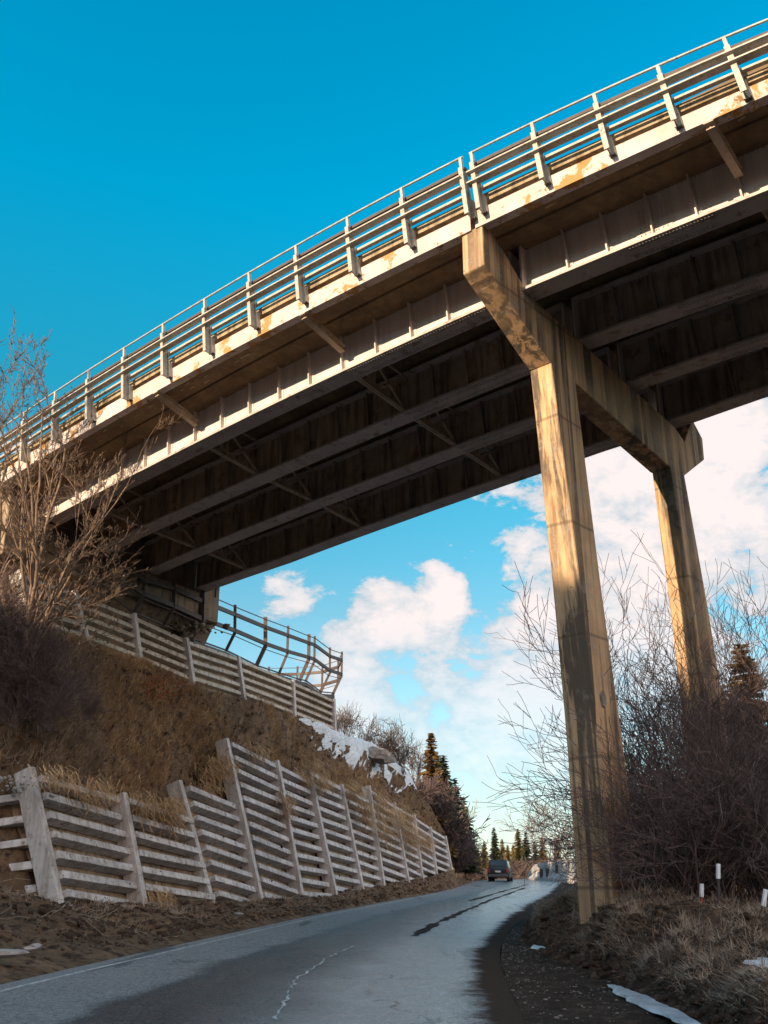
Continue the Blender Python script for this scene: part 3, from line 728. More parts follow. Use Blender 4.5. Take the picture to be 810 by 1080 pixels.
def grid_obj(name, fn, ss, vv, m, kind='structure'):
    A, B = np.meshgrid(ss, vv, indexing='ij'); P = fn(A, B); n2 = len(vv)
    ix = np.arange(A.size).reshape(A.shape)
    q = np.stack([ix[:-1, :-1], ix[1:, :-1], ix[1:, 1:], ix[:-1, 1:]], -1).reshape(-1, 4)
    me = fast_mesh(name, P.reshape(-1, 3), q, m, 4); me.polygons.foreach_set('use_smooth', [True]*len(me.polygons))
    o = bpy.data.objects.new(name, me); col.objects.link(o); o['kind'] = kind; return o
ssr = np.concatenate([i+np.arange(0, 1, 1/(44 if 2 <= i <= 7 else 10)) for i in range(len(RY)-1)]+[[len(RY)-1.001]])
grid_obj('mud_shoulder', bankp, ssr, np.concatenate([np.arange(0, 2.3, .1), [2.3]]), M['mud'])
grid_obj('right_bank', lambda a, b: bankp(a, b)-np.array([0, 0, .0]), ssr, np.concatenate([np.arange(2.3, 5, .035), np.arange(5, 8, .25)]), M['bank'])

# ragged mud lip over the right road edge
def lip():
    vs = []; fs = []
    ys = np.arange(8, 60, .12)
    for i, y in enumerate(ys):
        w = .06+.22*(vnoise(y, 3., .45, 9)+.5)+.07*(vnoise(y, 1., 2.3, 4)+.5)+.05*(vnoise(y, 1., 7.1, 4)+.5)
        x1 = XR(y)+.25; x0 = XR(y)-w
        u0 = (x0-XL(y))/(XR(y)-XL(y))
        vs += [(x0, y, roadp(u0, y)[2]+.003), (x0+.08, y, roadp(u0, y)[2]+.03), (x1, y, ZR(y)+.03)]
        if i: fs += [(3*i-3, 3*i-2, 3*i+1, 3*i), (3*i-2, 3*i-1, 3*i+2, 3*i+1)]
    me = bpy.data.meshes.new('mud_edge'); me.from_pydata(vs, [], fs); me.materials.append(M['mud'])
    o = bpy.data.objects.new('mud_edge', me); col.objects.link(o); o['kind'] = 'structure'

# base ground to the horizon
mb = MB(); mb.add([(-3000, -3000, -1.2), (3000, -3000, -1.2), (3000, 3000, -1.2), (-3000, 3000, -1.2)], [(0, 1, 2, 3)])
g_ = mb.build('ground', M['ground']); g_['kind'] = 'structure'

# ridge behind the camera that shades the lower ground (south-west)
SAZ, SEL = R(226), R(19.4)
SD = np.array([math.sin(SAZ), math.cos(SAZ)])
def ridge(a, b):
    # a along the ridge, b across (0 foot .. 1 crest .. 2 far foot)
    base = np.array([4, 19.])+SD*55
    al = np.array([-SD[1], SD[0]])*-1
    x = base[0]+al[0]*a-SD[0]*(1-b)*26; y = base[1]+al[1]*a-SD[1]*(1-b)*26
    zc = 25.6+5*vnoise(a, 0., .06, 3)+3.2*vnoise(a, 0., .25, 5)+1.8*vnoise(a, 0., 1.1, 6)+1.0*vnoise(a, 0., 3.1, 6)
    zc = zc*np.interp(a, [-110, -80, 80, 120], [.4, 1, 1, .5])
    z = -1.3+(zc+1.3)*np.clip(1-np.abs(1-b), 0, 1)**.8
    return np.stack([x, y, z], -1)
grid_obj('hill', ridge, np.arange(-110, 121, .6), np.linspace(0, 2, 21), M['ground'])

# ---------------------------------------------------------------- vegetation
def seg_mesh(name, segs, m, k=3):
    P0 = np.array([s[0] for s in segs]); P1 = np.array([s[1] for s in segs])
    r0 = np.array([s[2] for s in segs]); r1 = np.array([s[3] for s in segs])
    d = P1-P0; L = np.linalg.norm(d, axis=1, keepdims=True)+1e-9; d = d/L
    a = np.where(np.abs(d[:, 2:3]) < .9, np.array([[0, 0, 1.]]), np.array([[1., 0, 0]]))
    x = np.cross(d, a); x /= np.linalg.norm(x, axis=1, keepdims=True); y = np.cross(d, x)
    V = []
    for P, r in ((P0, r0), (P1, r1)):
        for q in range(k):
            t = 2*math.pi*q/k; V.append(P+r[:, None]*(x*math.cos(t)+y*math.sin(t)))
    V = np.stack(V, 1)  # n,2k,3
    n = len(segs); base = (np.arange(n)*2*k)[:, None]
    Fc = []
    for q in range(k):
        r = (q+1) % k; Fc.append(np.stack([base[:, 0]+q, base[:, 0]+r, base[:, 0]+k+r, base[:, 0]+k+q], 1))
    return fast_mesh(name, V.reshape(-1, 3), np.concatenate(Fc), m, 4)

def grow(rnd, base, dirv, length, r, depth, segs, wander=.25, up=.05, kids=(3, 5), kang=(.4, .9), shrink=(.5, .75), step=.0, minr=.004):
    n = max(3, int(length/(.28 if depth > 1 else .16)))
    n = min(n, 12)
    p = np.array(base, float); d = np.array(dirv, float); d /= np.linalg.norm(d); pts = [p.copy()]; ds = [d.copy()]
    for i in range(n):
        d = d+np.array([rnd.gauss(0, wander), rnd.gauss(0, wander), rnd.gauss(0, wander)+up])*.6; d /= np.linalg.norm(d)
        q = p+d*length/n
        ra = r*(1-i/n*.55); rb_2 = r*(1-(i+1)/n*.55)
        segs.append((p.copy(), q.copy(), max(ra, minr), max(rb_2, minr))); p = q; pts.append(p.copy()); ds.append(d.copy())
    if depth <= 0: return
    kk = rnd.randint(*kids)
    for c in range(kk):
        f = rnd.uniform(.25, 1.0) if c else 1.0
        i = min(int(f*n), n); b = pts[i]; dd = ds[i]
        a = rnd.uniform(*kang); ph = rnd.uniform(0, 2*math.pi)
        x = np.cross(dd, [0, 0, 1.]); x = x/(np.linalg.norm(x)+1e-6) if np.linalg.norm(x) > 1e-3 else np.array([1., 0, 0]); y = np.cross(dd, x)
        nd = dd*math.cos(a)+(x*math.cos(ph)+y*math.sin(ph))*math.sin(a)
        grow(rnd, b, nd, length*rnd.uniform(*shrink), r*(1-f*.5)*rnd.uniform(.55, .75), depth-1, segs, wander, up, kids, kang, shrink, step, minr)

def link(me, name, loc, rz=0, sc=1., label=None, cat=None, group=None, parent=None):
    o = bpy.data.objects.new(name, me); col.objects.link(o); o.location = loc; o.rotation_euler[2] = rz
    o.scale = (sc,)*3 if np.isscalar(sc) else sc
    if parent: o.parent = parent
    return tag(o, label, cat, group)

# --- the golden bare tree at the left in front of the bridge
rnd = random.Random(5)
tb = at(22, 735, 25.6)
def leaning_tree(name, base, stems, depth, m, label, cat, seed, minr=.005, **kw):
    rnd = random.Random(seed); segs = []; tr = []
    for (dx, dy, L, r) in stems:
        s = []; grow(rnd, (0, 0, -.3), (dx, dy, 1), L, r, depth, s, minr=minr, **kw); segs += s
    big = [s for s in segs if s[2] > .035]; small = [s for s in segs if s[2] <= .035]
    root_ = empty(name, base, label, cat)
    if big: link(seg_mesh('trunk', big, m, 6), 'trunk', (0, 0, 0), parent=root_)
    link(seg_mesh('crown', small, m, 3), 'crown', (0, 0, 0), parent=root_)
    return root_
leaning_tree('bare_tree', tuple(tb), [(-.02, -.02, 8.4, .085), (.08, .02, 7.6, .07), (-.10, .0, 7.6, .07), (.15, -.08, 6.8, .05), (.04, -.1, 7.9, .06), (-.18, .05, 7.2, .06), (.11, .03, 7.9, .055), (.02, .06, 8.6, .06), (-.08, -.04, 8.0, .06)], 4, M['barkL'],
    'leafless many stemmed tree with golden sunlit twigs, rising in front of the bridge end', 'tree', 5, wander=.14, up=.07, kids=(5, 7), kang=(.3, .75), shrink=(.26, .41), minr=.006)
leaning_tree('bare_tree', tuple(at(75, 690, 27.2)), [(.24, -.1, 2.2, .03), (.06, -.2, 2.3, .028), (.4, -.15, 2.0, .026)], 4, M['barkL'],
    'smaller leafless tree whose pale twigs cross the near girder', 'tree', 9, wander=.22, up=.05, kids=(3, 5), kang=(.35, .8), shrink=(.45, .65), minr=.007)

# --- thicket meshes
def shrub_mesh(name, seed, h, stems, depth, m, minr, spread=.5, r=.03, wander=.22, kids=(3, 4), up=.02):
    rnd = random.Random(seed); segs = []
    for i in range(stems):
        a = rnd.uniform(0, 2*math.pi); sp = rnd.uniform(.1, spread)
        grow(rnd, (rnd.uniform(-.25, .25), rnd.uniform(-.25, .25), -.15), (math.cos(a)*sp, math.sin(a)*sp, 1), h*rnd.uniform(.4, .62), r*rnd.uniform(.6, 1), depth, segs, wander, up, kids, (.3, .85), (.5, .72), 0, minr)
    return seg_mesh(name, segs, m, 3)
thA = [shrub_mesh('thicket_shrub', 20+i, 3.6, 11, 3, M['twigdark'], .0055, .75, .028, kids=(3, 5)) for i in range(3)]
thT = [shrub_mesh('thicket_tree', 40+i, 6.2, 6, 4, M['twigdark'], .0055, .28, .045, kids=(3, 4), wander=.15, up=.09) for i in range(2)]
# right thicket round the pier legs
TH_ = [(688,18.6,'A',.85),(705,18.6,'A',1.1),(742,18.2,'A',1.05),(780,18.8,'A',1.15),(822,18.2,'A',1.2),(700,22.0,'A',1.1),(728,22,'A',1.3),(765,21,'A',1.3),(805,21.5,'A',1.35),
       (690,24.5,'A',.9),(700,25,'A',1.4),(790,25,'A',1.1),(840,24,'A',1.2),(880,20,'A',1.3),(700,20.4,'A',.8),(712,20.2,'A',.9),(800,19.6,'A',.95),(755,19.8,'A',1.0)]
for n, (px, Y, kd, sc) in enumerate(TH_):
    x = (px-405)/F*Y*.94; z = .9
    o = link(thA[n % 3], 'thicket_shrub', (x, Y, z-.1), n*1.9, (sc, sc, sc*.92), 'dense purple brown leafless shrub in the thicket around the concrete legs', 'shrub', 'shrubs in the thicket around the pier legs')
TT_ = [(672,26,.62),(700,23.5,1.0),(735,21,1.05),(800,22.5,.9),(850,22,.95),(770,25,1.1),(825,27,1.2)]
for n, (px, Y, sc) in enumerate(TT_):
    x = (px-405)/F*Y*.94
    link(thT[n % 2], 'thicket_tree', (x, Y, .6), n*2.3+.4, sc, 'tall thin leafless sapling standing above the thicket beside the concrete legs', 'tree', 'saplings rising above the right thicket')
# behind column: bare tree near road far right of road at the barrier
thB = [shrub_mesh('bare_tree_far', 60+i, 5.5, 4, 4, M['bark'], .014, .5, .09, kids=(3, 4)) for i in range(2)]
link(thB[0], 'bare_tree', tuple(at(584, 926, 108)), 1., 1.45, 'dark leafless tree behind the pale barrier beside the pier leg', 'tree')
link(thB[1], 'bare_tree', tuple(at(604, 926, 104)), 2., 1.5, 'leafless tree half hidden by the left edge of the near pier leg', 'tree')

# left dark thicket above the lower wall
thL = [shrub_mesh('hillside_shrub', 80+i, 2.6, 12, 3, M['twigdark'], .0065, .9, .024, kids=(3, 5)) for i in range(2)]
HB = [(5,745,25.6,.9),(35,742,26,.8),(66,752,26.2,.55),(-25,740,25.5,1.1),(12,700,26.4,.9),(-20,690,26.2,1.1),(0,705,25.2,1.1),(30,735,25.0,.9),(60,750,25.4,.75),(90,758,26.8,.4),(45,715,25.8,.7),(-30,700,25,1.3),(12,765,24.9,.7),(46,768,25.2,.6),(-8,650,27,.9),(20,670,27.2,.6)]
for n, (px, py, Y, sc) in enumerate(HB):
    link(thL[n % 2], 'hillside_shrub', tuple(at(px, py, Y)), n*1.7, (sc*1.1, sc*.8, sc*.8), 'dark tangled leafless shrub in front of the left end of the upper crib wall', 'shrub', 'shrubs on the left hillside')
# bushes on the skyline behind the snow
thS = [shrub_mesh('skyline_bush', 90+i, 3.0, 12, 3, M['bark'], .011, .7, .03, kids=(3, 4), up=.06) for i in range(2)]
SK = [(366,774,62,.78),(384,786,64,.8),(402,798,66,.8),(424,808,66,1.15),(438,820,70,1.0),(354,768,60,.62),(412,808,70,.95)]
for n, (px, py, Y, sc) in enumerate(SK):
    link(thS[n % 2], 'skyline_bush', tuple(at(px, py+6, Y)), n*2.1, sc, 'leafless bush on the skyline behind the snow patch', 'bush', 'bushes on the skyline behind the snow')
thD = [shrub_mesh('brown_bush', 95+i, 2.2, 26, 3, M['twigdark'], .016, 1.1, .03, kids=(3, 5)) for i in range(1)]
for n, (px, py, Y, sc, lb) in enumerate([(452,865,80,1.7,'rounded dark brown bush just past the snow patch'),(470,895,84,1.6,'rounded dark brown bush past the far end of the lower wall'),(484,915,88,1.5,'low dark brown bush at the foot of the conifers'),(440,850,76,1.2,'dark brown bush at the lower tip of the snow patch')]):
    link(thD[0], 'brown_bush', tuple(at(px, py, Y)), n*1.3, sc, lb, 'bush')

# --- conifers
def conifer(seed, h, m, spread=.2, nb=24, per=8, quad=.30):
    rnd = np.random.default_rng(seed)
    V = []; Fq = []; n = 0
    for i in range(nb):
        f = i/nb; z = h*(.08+.90*f); L = h*spread*(1-f)**.85*rnd.uniform(.8, 1.15)+.08
        for j in range(per):
            a = rnd.uniform(0, 2*math.pi); l = L*rnd.uniform(.65, 1.15); dz = -.28*l+rnd.uniform(-.05, .1); z = h*(.08+.90*min(1, f+rnd.uniform(-.02, .02)))
            dirh = np.array([math.cos(a), math.sin(a), 0]); sd = np.array([-dirh[1], dirh[0], 0])
            k = 7
            for q in range(k):
                c = (q+1)/k; p = dirh*l*c+np.array([0, 0, z+dz*c*c+.12*l*(c-.5)*(c > .6)])
                w = (.30*(1-c)+.12)*l*rnd.uniform(.7, 1.3)+.06; s = quad*h/10*rnd.uniform(.7, 1.4)
                for sg in (-1, 1):
                    t = p+sd*sg*w-np.array([0, 0, rnd.uniform(.1, .8)*w])-dirh*w*.2
                    V += [p-dirh*s*.6, p+dirh*s*.8, t+dirh*s*.4]; Fq.append((n, n+1, n+2)); n += 3
    return fast_mesh('crown', np.array(V), np.array(Fq), m, 3)
def conifer_tree(me, base, h, sc, label, group=None, rz=0):
    r_ = empty('conifer', base, label, 'tree', group)
    r_.rotation_euler[2] = rz
    mb = MB(); mb.tube([(0, 0, -.5), (0, 0, h*.5), (0, 0, h*.97)], [h*.016, h*.010, .01], 6)
    t = mb.build('trunk', M['bark'], origin=(0, 0, 0)); t.parent = r_
    c = link(me, 'crown', (0, 0, 0), parent=r_)
    r_.scale = (sc, sc, sc); return r_
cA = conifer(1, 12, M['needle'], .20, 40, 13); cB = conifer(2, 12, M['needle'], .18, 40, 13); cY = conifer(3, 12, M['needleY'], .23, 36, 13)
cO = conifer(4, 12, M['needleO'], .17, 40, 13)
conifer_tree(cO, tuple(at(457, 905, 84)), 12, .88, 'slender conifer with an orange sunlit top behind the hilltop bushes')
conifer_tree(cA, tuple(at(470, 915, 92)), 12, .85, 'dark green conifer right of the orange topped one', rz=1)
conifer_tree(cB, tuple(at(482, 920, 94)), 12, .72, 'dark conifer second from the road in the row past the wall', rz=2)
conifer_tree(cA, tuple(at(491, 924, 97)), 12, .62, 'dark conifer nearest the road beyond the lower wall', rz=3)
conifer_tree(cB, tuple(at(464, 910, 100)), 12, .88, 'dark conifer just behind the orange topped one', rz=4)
leaning_tree('birch_tree', tuple(at(478, 918, 90)), [(.16, 0, 4.6, .10), (.02, 0, 3.4, .08)], 3, M['birch'], 'pale leaning bare birch in front of the dark conifers', 'tree', 31, minr=.014, wander=.12, kids=(3, 4), shrink=(.4, .6))
far = [(505,930,150,.55,'Y'),(512,931,165,.75,'Y'),(523,930,175,1.05,'B'),(531,930,180,.85,'Y'),(537,930,160,.65,'Y'),(549,930,170,1.0,'Y'),(557,931,150,.85,'B'),(566,932,160,.75,'B'),(500,930,140,.6,'Y'),(574,931,165,.8,'Y'),(590,931,150,.7,'B'),(543,931,190,.8,'Y')]
for n, (px, py, Y, sc, kd) in enumerate(far):
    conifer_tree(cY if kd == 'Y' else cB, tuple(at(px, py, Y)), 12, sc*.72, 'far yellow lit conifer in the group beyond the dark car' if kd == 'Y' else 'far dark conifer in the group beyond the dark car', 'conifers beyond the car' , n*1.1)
for n, (px, Y, sc) in enumerate([(550,128,2.2),(562,124,2.4),(575,120,2.2),(592,118,2.3),(538,140,2.0),(508,140,1.6),(497,132,1.7)]):
    link(thD[0], 'brown_bush', tuple(at(px, 932, Y)), n, (sc, sc, sc*.62), 'far brown bush between the road crest and the distant conifers', 'bush', 'brown bushes beyond the road crest')
# orange-lit evergreens seen through the thicket at the right edge
for n, (px, Y, sc, lb) in enumerate([(783, 42, .72, 'golden lit conifer seen through the right thicket, nearer the far leg'), (815, 40, .85, 'golden lit conifer at the right frame edge behind the thicket')]):
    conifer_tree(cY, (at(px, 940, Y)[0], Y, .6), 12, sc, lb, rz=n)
# a warm bank of land under those far trees
gb = MB()
for (x0, x1, y0, z) in ((-60, 260, 118, .35),):
    gb.add([(x0, y0+22, -.2), (x1, y0+10, -.2), (x1, y0+160, .2), (x0, y0+160, .2), (x0, y0+22, -1.3), (x1, y0+10, -1.3), (x1, y0+160, -1.3), (x0, y0+160, -1.3)], [(0,1,2,3),(4,5,1,0),(5,6,2,1),(6,7,3,2),(7,4,0,3)])
g2_ = gb.build('far_terrain', M['ground']); g2_['kind'] = 'structure'

# ---------------------------------------------------------------- grass
def blades(name, P, h, m, lean=(0, 0, 0), w=.012, jit=.45, label='dry grass', cat='grass'):
    n = len(P); az = RNG.uniform(0, 2*math.pi, n); hh = h*RNG.uniform(.45, 1.3, n)
    d = np.stack([RNG.normal(lean[0], jit, n), RNG.normal(lean[1], jit, n), np.ones(n)+lean[2]], 1); d /= np.linalg.norm(d, axis=1, keepdims=True)
    sd = np.stack([np.cos(az), np.sin(az), np.zeros(n)], 1)*w
    tip = P+d*hh[:, None]; tip[:, 2] -= .25*hh*RNG.uniform(0, 1, n); mid = P+d*hh[:, None]*.55
    V = np.stack([P-sd, P+sd, mid+sd*.7, mid-sd*.7, tip], 1).reshape(-1, 3)
    b = np.arange(n)*5
    T = np.concatenate([np.stack([b, b+1, b+2], 1), np.stack([b, b+2, b+3], 1), np.stack([b+3, b+2, b+4], 1)])
    me = fast_mesh(name, V, T, m, 3); o = bpy.data.objects.new(name, me); col.objects.link(o)
    return tag(o, label, cat, kind='stuff')
def clump(n, k, s0, s1, v0, v1, fn, spread=.09, mask=None):
    s = RNG.uniform(s0, s1, n); v = RNG.uniform(v0, v1, n)
    if mask is not None:
        P = fn(s, v); keep = (vnoise(P[:, 0]+P[:, 2]*.5, P[:, 1], mask, 12)+RNG.uniform(-.22, .22, n) > -.03) & ~((fn is hillp) & (s > 8.9) & (v > 4.9+.4*vnoise(s*4, v, 1., 2))); s = s[keep]; v = v[keep]
    s = np.repeat(s, k)+RNG.normal(0, spread*.25, len(s)*k); v = np.repeat(v, k)+RNG.normal(0, spread, len(v)*k)
    return fn(s, v)
blades('hillside_grass', clump(9000, 11, 3.2, 15.5, 4.15, 6.1, hillp, .05, .7), .30, M['grass'], (.35, -.25, -.25), .010, .5, 'dry brown grass covering the slope between the two crib walls')
blades('hillside_grass', clump(4000, 12, 2.0, 5.2, 4.0, 5.9, hillp, .05, .9), .34, M['grassG'], (.4, -.3, -.25), .009, .55, 'greyish matted dry grass on the slope above the near end of the lower wall')
blades('slope_foot_grass', clump(1500, 8, 2.6, 15, 1.0, 2.2, hillp, .06, .8), .17, M['grassG'], (.2, -.2, 0), .009, .6, 'sparse dead grass and litter along the foot of the lower wall')
blades('bank_grass', clump(7000, 14, 2.2, 7.5, 2.45, 4.8, bankp, .04, 1.5), .26, M['grassG'], (-.4, -.3, -.55), .0045, .9, 'matted dry grass on the bank below the pier')
blades('weed_stalks', clump(900, 7, 2.6, 13, 4.2, 6.0, hillp, .03, 1.3), .62, M['grassG'], (.25, -.2, -.1), .007, .35, 'tall pale dead weed stalks standing in clumps on the slope')
blades('weed_stalks', clump(150, 6, 3, 7, 2.9, 4.8, bankp, .03, 1.3), .34, M['grassG'], (0, -.1, 0), .0045, .35, 'tall pale dead weed stalks on the right bank')
# tufts hanging over the lower wall
tp = []
for (px, py, Y, r, n, dr) in [(222,812,36.6,.6,450,.5),(233,800,36.9,.5,400,.6),(212,832,35.5,.6,350,.4),(182,846,32.6,.35,250,.4),(318,815,44.6,.5,300,.6),(398,838,55,.7,700,1.8),(412,855,58,.8,900,1.7),(425,858,60.5,.8,800,1.4),(433,880,60,.7,700,1.2),(448,885,65,.6,500,.8),(340,822,45,.5,350,.5),(385,850,50.5,.5,500,1.5),(403,870,54,.5,400,1.6),(60,816,25.2,.5,250,.3),(100,830,27.5,.6,350,.35),(150,845,30.2,.6,350,.4),(176,850,31.5,.5,500,.9),(165,945,30,.45,350,.2),(330,805,45,.6,300,.3),(270,790,38.5,.5,200,.3),(300,840,40.5,.35,250,1.1),(372,830,50,.6,500,.8)]:
    c = at(px, py, Y-.3)
    q = RNG.normal(0, 1, (n, 3))*np.array([r*.5, r*.8, r*.35]); q[:, 2] -= RNG.uniform(0, dr, n)*(1-np.clip(np.abs(q[:, 1])/r, 0, 1)); q[:, 0] += (-q[:, 2])*.22
    tp.append(c+q)
blades('overhanging_grass', np.concatenate(tp), .42, M['grass'], (.5, -.3, -1.5), .014, .45, 'brown dead grass hanging down over the face of the lower crib wall')
# reddish leaves by upper wall
c = at(160, 728, 33); blades('russet_weeds', c+RNG.normal(0, 1, (500, 3))*np.array([.5, .35, .3]), .12, M['leafred'], (0, 0, 0), .03, .8, 'russet dead leaves at the foot of the upper crib wall')

# ---------------------------------------------------------------- stones and clods
def rock_mesh(name, seed, m, flat=.6, sub=2):
    import bmesh
    bm = bmesh.new(); bmesh.ops.create_icosphere(bm, subdivisions=sub, radius=1)
    rn = random.Random(seed); off = [(rn.gauss(0, 1), rn.gauss(0, 1), rn.gauss(0, 1), rn.uniform(.6, 1)) for _ in range(9)]
    for v in bm.verts:
        n = v.co.normalized()
        for a, b, c, w in off:
            L = math.sqrt(a*a+b*b+c*c); dd = (n.x*a+n.y*b+n.z*c)/L
            if dd > w*.75: v.co -= n*(dd-w*.75)*.9
        v.co.z *= flat
    me = bpy.data.meshes.new(name); bm.to_mesh(me); bm.free(); me.materials.append(m); return me
rk = [rock_mesh('stone', i, M['rock']) for i in range(3)]+[rock_mesh('stone', 8+i, M['rockL']) for i in range(2)]
def rubble(name, P, smin, smax, m, label):
    base = []; tr = []; n = 0
    rm = rock_mesh('tmp', 3, m, .7, 1); bv = np.array([v.co[:] for v in rm.vertices]); bf = np.array([p.vertices[:] for p in rm.polygons])
    for p in P:
        s = smin*(smax/smin)**(RNG.uniform(0, 1)**2.2); a = RNG.uniform(0, 6.3)
        q = bv*s*RNG.uniform(.6, 1.3, 3); q = np.stack([q[:, 0]*math.cos(a)-q[:, 1]*math.sin(a), q[:, 0]*math.sin(a)+q[:, 1]*math.cos(a), q[:, 2]], 1)
        base.append(q+p); tr.append(bf+n); n += len(bv)
    me = fast_mesh(name, np.concatenate(base), np.concatenate(tr), m, 3); o = bpy.data.objects.new(name, me); col.objects.link(o); bpy.data.meshes.remove(rm)
    return tag(o, label, 'dirt', kind='stuff')
def scat(fn, n, s0, s1, v0, v1): return fn(RNG.uniform(s0, s1, n), RNG.uniform(v0, v1, n))
rubble('soil_clods', np.concatenate([scat(hillp, 5200, 1.6, 14.5, .2, 2.1), scat(hillp, 2500, 1.6, 5, .4, 2.1)]), .02, .16, M['bank'], 'dark lumps of soil along the foot of the lower wall')
rubble('soil_clods', scat(hillp, 2600, 2.6, 15, 4.2, 6), .02, .20, M['hill'], 'lumps of soil scattered on the brown slope')
rubble('soil_clods', np.concatenate([scat(bankp, 6500, 2.3, 8, 1.9, 4.6), scat(bankp, 2500, 2.3, 5.5, 2.0, 3.4)]), .012, .15, M['bank'], 'dark lumps of soil on the right bank')
rubble('gravel', scat(bankp, 1400, 2.0, 7, .0, 2.2), .008, .035, M['rock'], 'loose gravel in the muddy shoulder')
rubble('pale_pebbles', np.concatenate([scat(hillp, 260, 2.0, 14, .3, 2.2), scat(hillp, 220, 2.8, 14, 4.2, 6), scat(bankp, 60, 2.5, 6, 2.2, 4)]), .02, .07, M['rockL'], 'pale pebbles scattered in the roadside dirt')
rubble('pale_rubble', at(0, 826, 24.9)+RNG.normal(0, 1, (90, 3))*np.array([.5, .3, .16]), .04, .14, M['rockL'], 'heap of pale broken rubble on top of the wall end at the left')
lp = [];
for p, rh in LEDGE:
    n = int(RNG.integers(2, 9)); lp.append(p+RNG.normal(0, 1, (n, 3))*np.array([.12, .16, .02])*rh*2)
rubble('soil_clods', np.concatenate(lp), .02, .09, M['bank'], 'crumbs of soil lying on the ledges between the crib wall rows')
lg = np.array([p for p, rh in LEDGE]); lg = lg[RNG.uniform(0, 1, len(lg)) < .45]
blades('ledge_grass', np.repeat(lg, 14, 0)+RNG.normal(0, .09, (len(lg)*14, 3))*np.array([1, 1, .2]), .20, M['grassG'], (.4, -.3, -.5), .008, .7, 'wisps of dead grass growing out of the gaps in the crib walls')
# single rocks you can point at
def rock(px, py, Y, sc, k, label, rz=0.):
    o = link(rk[k], 'rock', tuple(at(px, py, Y)), rz, sc, label, 'rock'); return o
rock(8, 1006, 16.6, (.55, .22, .2), 3, 'pale elongated rock at the left edge of the dirt bank', .9)
rock(33, 999, 17.6, (.2, .16, .13), 4, 'small whitish stone right of the pale elongated rock')
rock(253, 964, 27, (.16, .12, .1), 3, 'single pale stone at the foot of the lower wall')
rock(393, 797, 58.5, (2.0, 1.2, 1.0), 0, 'brown boulder poking out of the snow patch on the skyline', .5)
rock(318, 938+8, 36, (.3, .2, .15), 1, 'dark stone at the foot of the wall under its middle bays')

# dead branch litter on both banks
def litter(name, P, m, label, L=(.25, .9)):
    segs = []
    rn = random.Random(3)
    for p in P:
        a = rn.uniform(0, 6.28); l = rn.uniform(*L); d = np.array([math.cos(a), math.sin(a), rn.uniform(-.1, .35)])
        q = p+np.array([0, 0, .03]); 
        for k in range(3):
            d2 = d+np.array([rn.gauss(0, .25) for _ in range(3)]); q2 = q+d2*l/3; segs.append((q, q2, .006, .004)); q = q2
    me = seg_mesh(name, segs, m, 3); o = bpy.data.objects.new(name, me); col.objects.link(o); return tag(o, label, 'twigs', kind='stuff')
litter('twig_litter', np.concatenate([scat(hillp, 450, 1.8, 8, .5, 2.2), scat(hillp, 900, 3, 12, 4.2, 6)]), M['birch'], 'dead twigs and stems strewn over the left bank')
litter('twig_litter', scat(bankp, 300, 2.6, 6.5, 2.5, 4.8), M['barkL'], 'dead twigs and stems strewn over the right bank', (.15, .5))

# ---------------------------------------------------------------- snow
def snow_patch(name, edge, dz, label, n=26):
    """edge: list of (s, vlow, vhigh) on the hillside loft"""
    vs = []; fs = []; S0 = [e[0] for e in edge]
    ss = np.linspace(S0[0], S0[-1], 60)
    for i, s in enumerate(ss):
        lo = np.interp(s, S0, [e[1] for e in edge]); hi = np.interp(s, S0, [e[2] for e in edge])
        lo += .25*(vnoise(s*2.5, 1., 1., 3))+.10*vnoise(s*7, 1., 1., 5)
        for k in range(n):
            f = k/(n-1); p = hillp(np.array([s]), np.array([lo+(hi-lo)*f]))[0]
            th = dz*min(1, 6*min(f, 1-f)+.0)*min(1, 8*min(i/59, 1-i/59))
            p = p+np.array([0, 0, th-.02]); vs.append(tuple(p))
    for i in range(59):
        for k in range(n-1): fs.append((i*n+k, i*n+k+1, (i+1)*n+k+1, (i+1)*n+k))
    me = bpy.data.meshes.new(name); me.from_pydata(vs, [], fs); me.polygons.foreach_set('use_smooth', [True]*len(me.polygons)); me.materials.append(M['snow'])
    o = bpy.data.objects.new(name, me); col.objects.link(o); return tag(o, label, 'snow', kind='stuff')
snow_patch('snow_patch', [(9.0, 5.8, 6.0), (9.6, 5.5, 6.1), (10.0, 5.3, 6.4), (10.6, 5.05, 7.9), (11.3, 5.0, 7.8), (12.2, 5.15, 7.7), (12.9, 5.6, 7.2), (13.2, 6.0, 6.6)], .55, 'snow patch lying on the crest of the slope past the upper wall')
def puddle(name, pts, z, m, label, cat):
    n = len(pts); cx = sum(p[0] for p in pts)/n; cy = sum(p[1] for p in pts)/n
    mb = MB(); top = []
    q = []
    for i in range(n):
        a, b = np.array(pts[i]), np.array(pts[(i+1) % n])
        for k in range(6):
            p = a+(b-a)*k/6; p = p+RNG.normal(0, .022, 2); q.append(p)
    vs = [(cx, cy, z+.012)]+[(p[0], p[1], z-.02) for p in q]+[(cx+(p[0]-cx)*.85, cy+(p[1]-cy)*.85, z+.01) for p in q]
    N = len(q); fs = [(1+i, 1+(i+1) % N, 1+N+(i+1) % N, 1+N+i) for i in range(N)]+[(0, 1+N+i, 1+N+(i+1) % N) for i in range(N)]
    me = bpy.data.meshes.new(name); me.from_pydata(vs, [], fs); me.materials.append(m); o = bpy.data.objects.new(name, me); col.objects.link(o)
    tag(o, label, cat, kind='stuff')
puddle('ice_patch', [gp(638,1033,.1), gp(650,1035,.1), gp(680,1046,.1), gp(712,1060,.1), gp(745,1077,.1), gp(722,1076,.1), gp(690,1062,.1), gp(660,1050,.1)], .06, M['ice'], 'narrow strip of old ice along the foot of the right bank', 'ice')
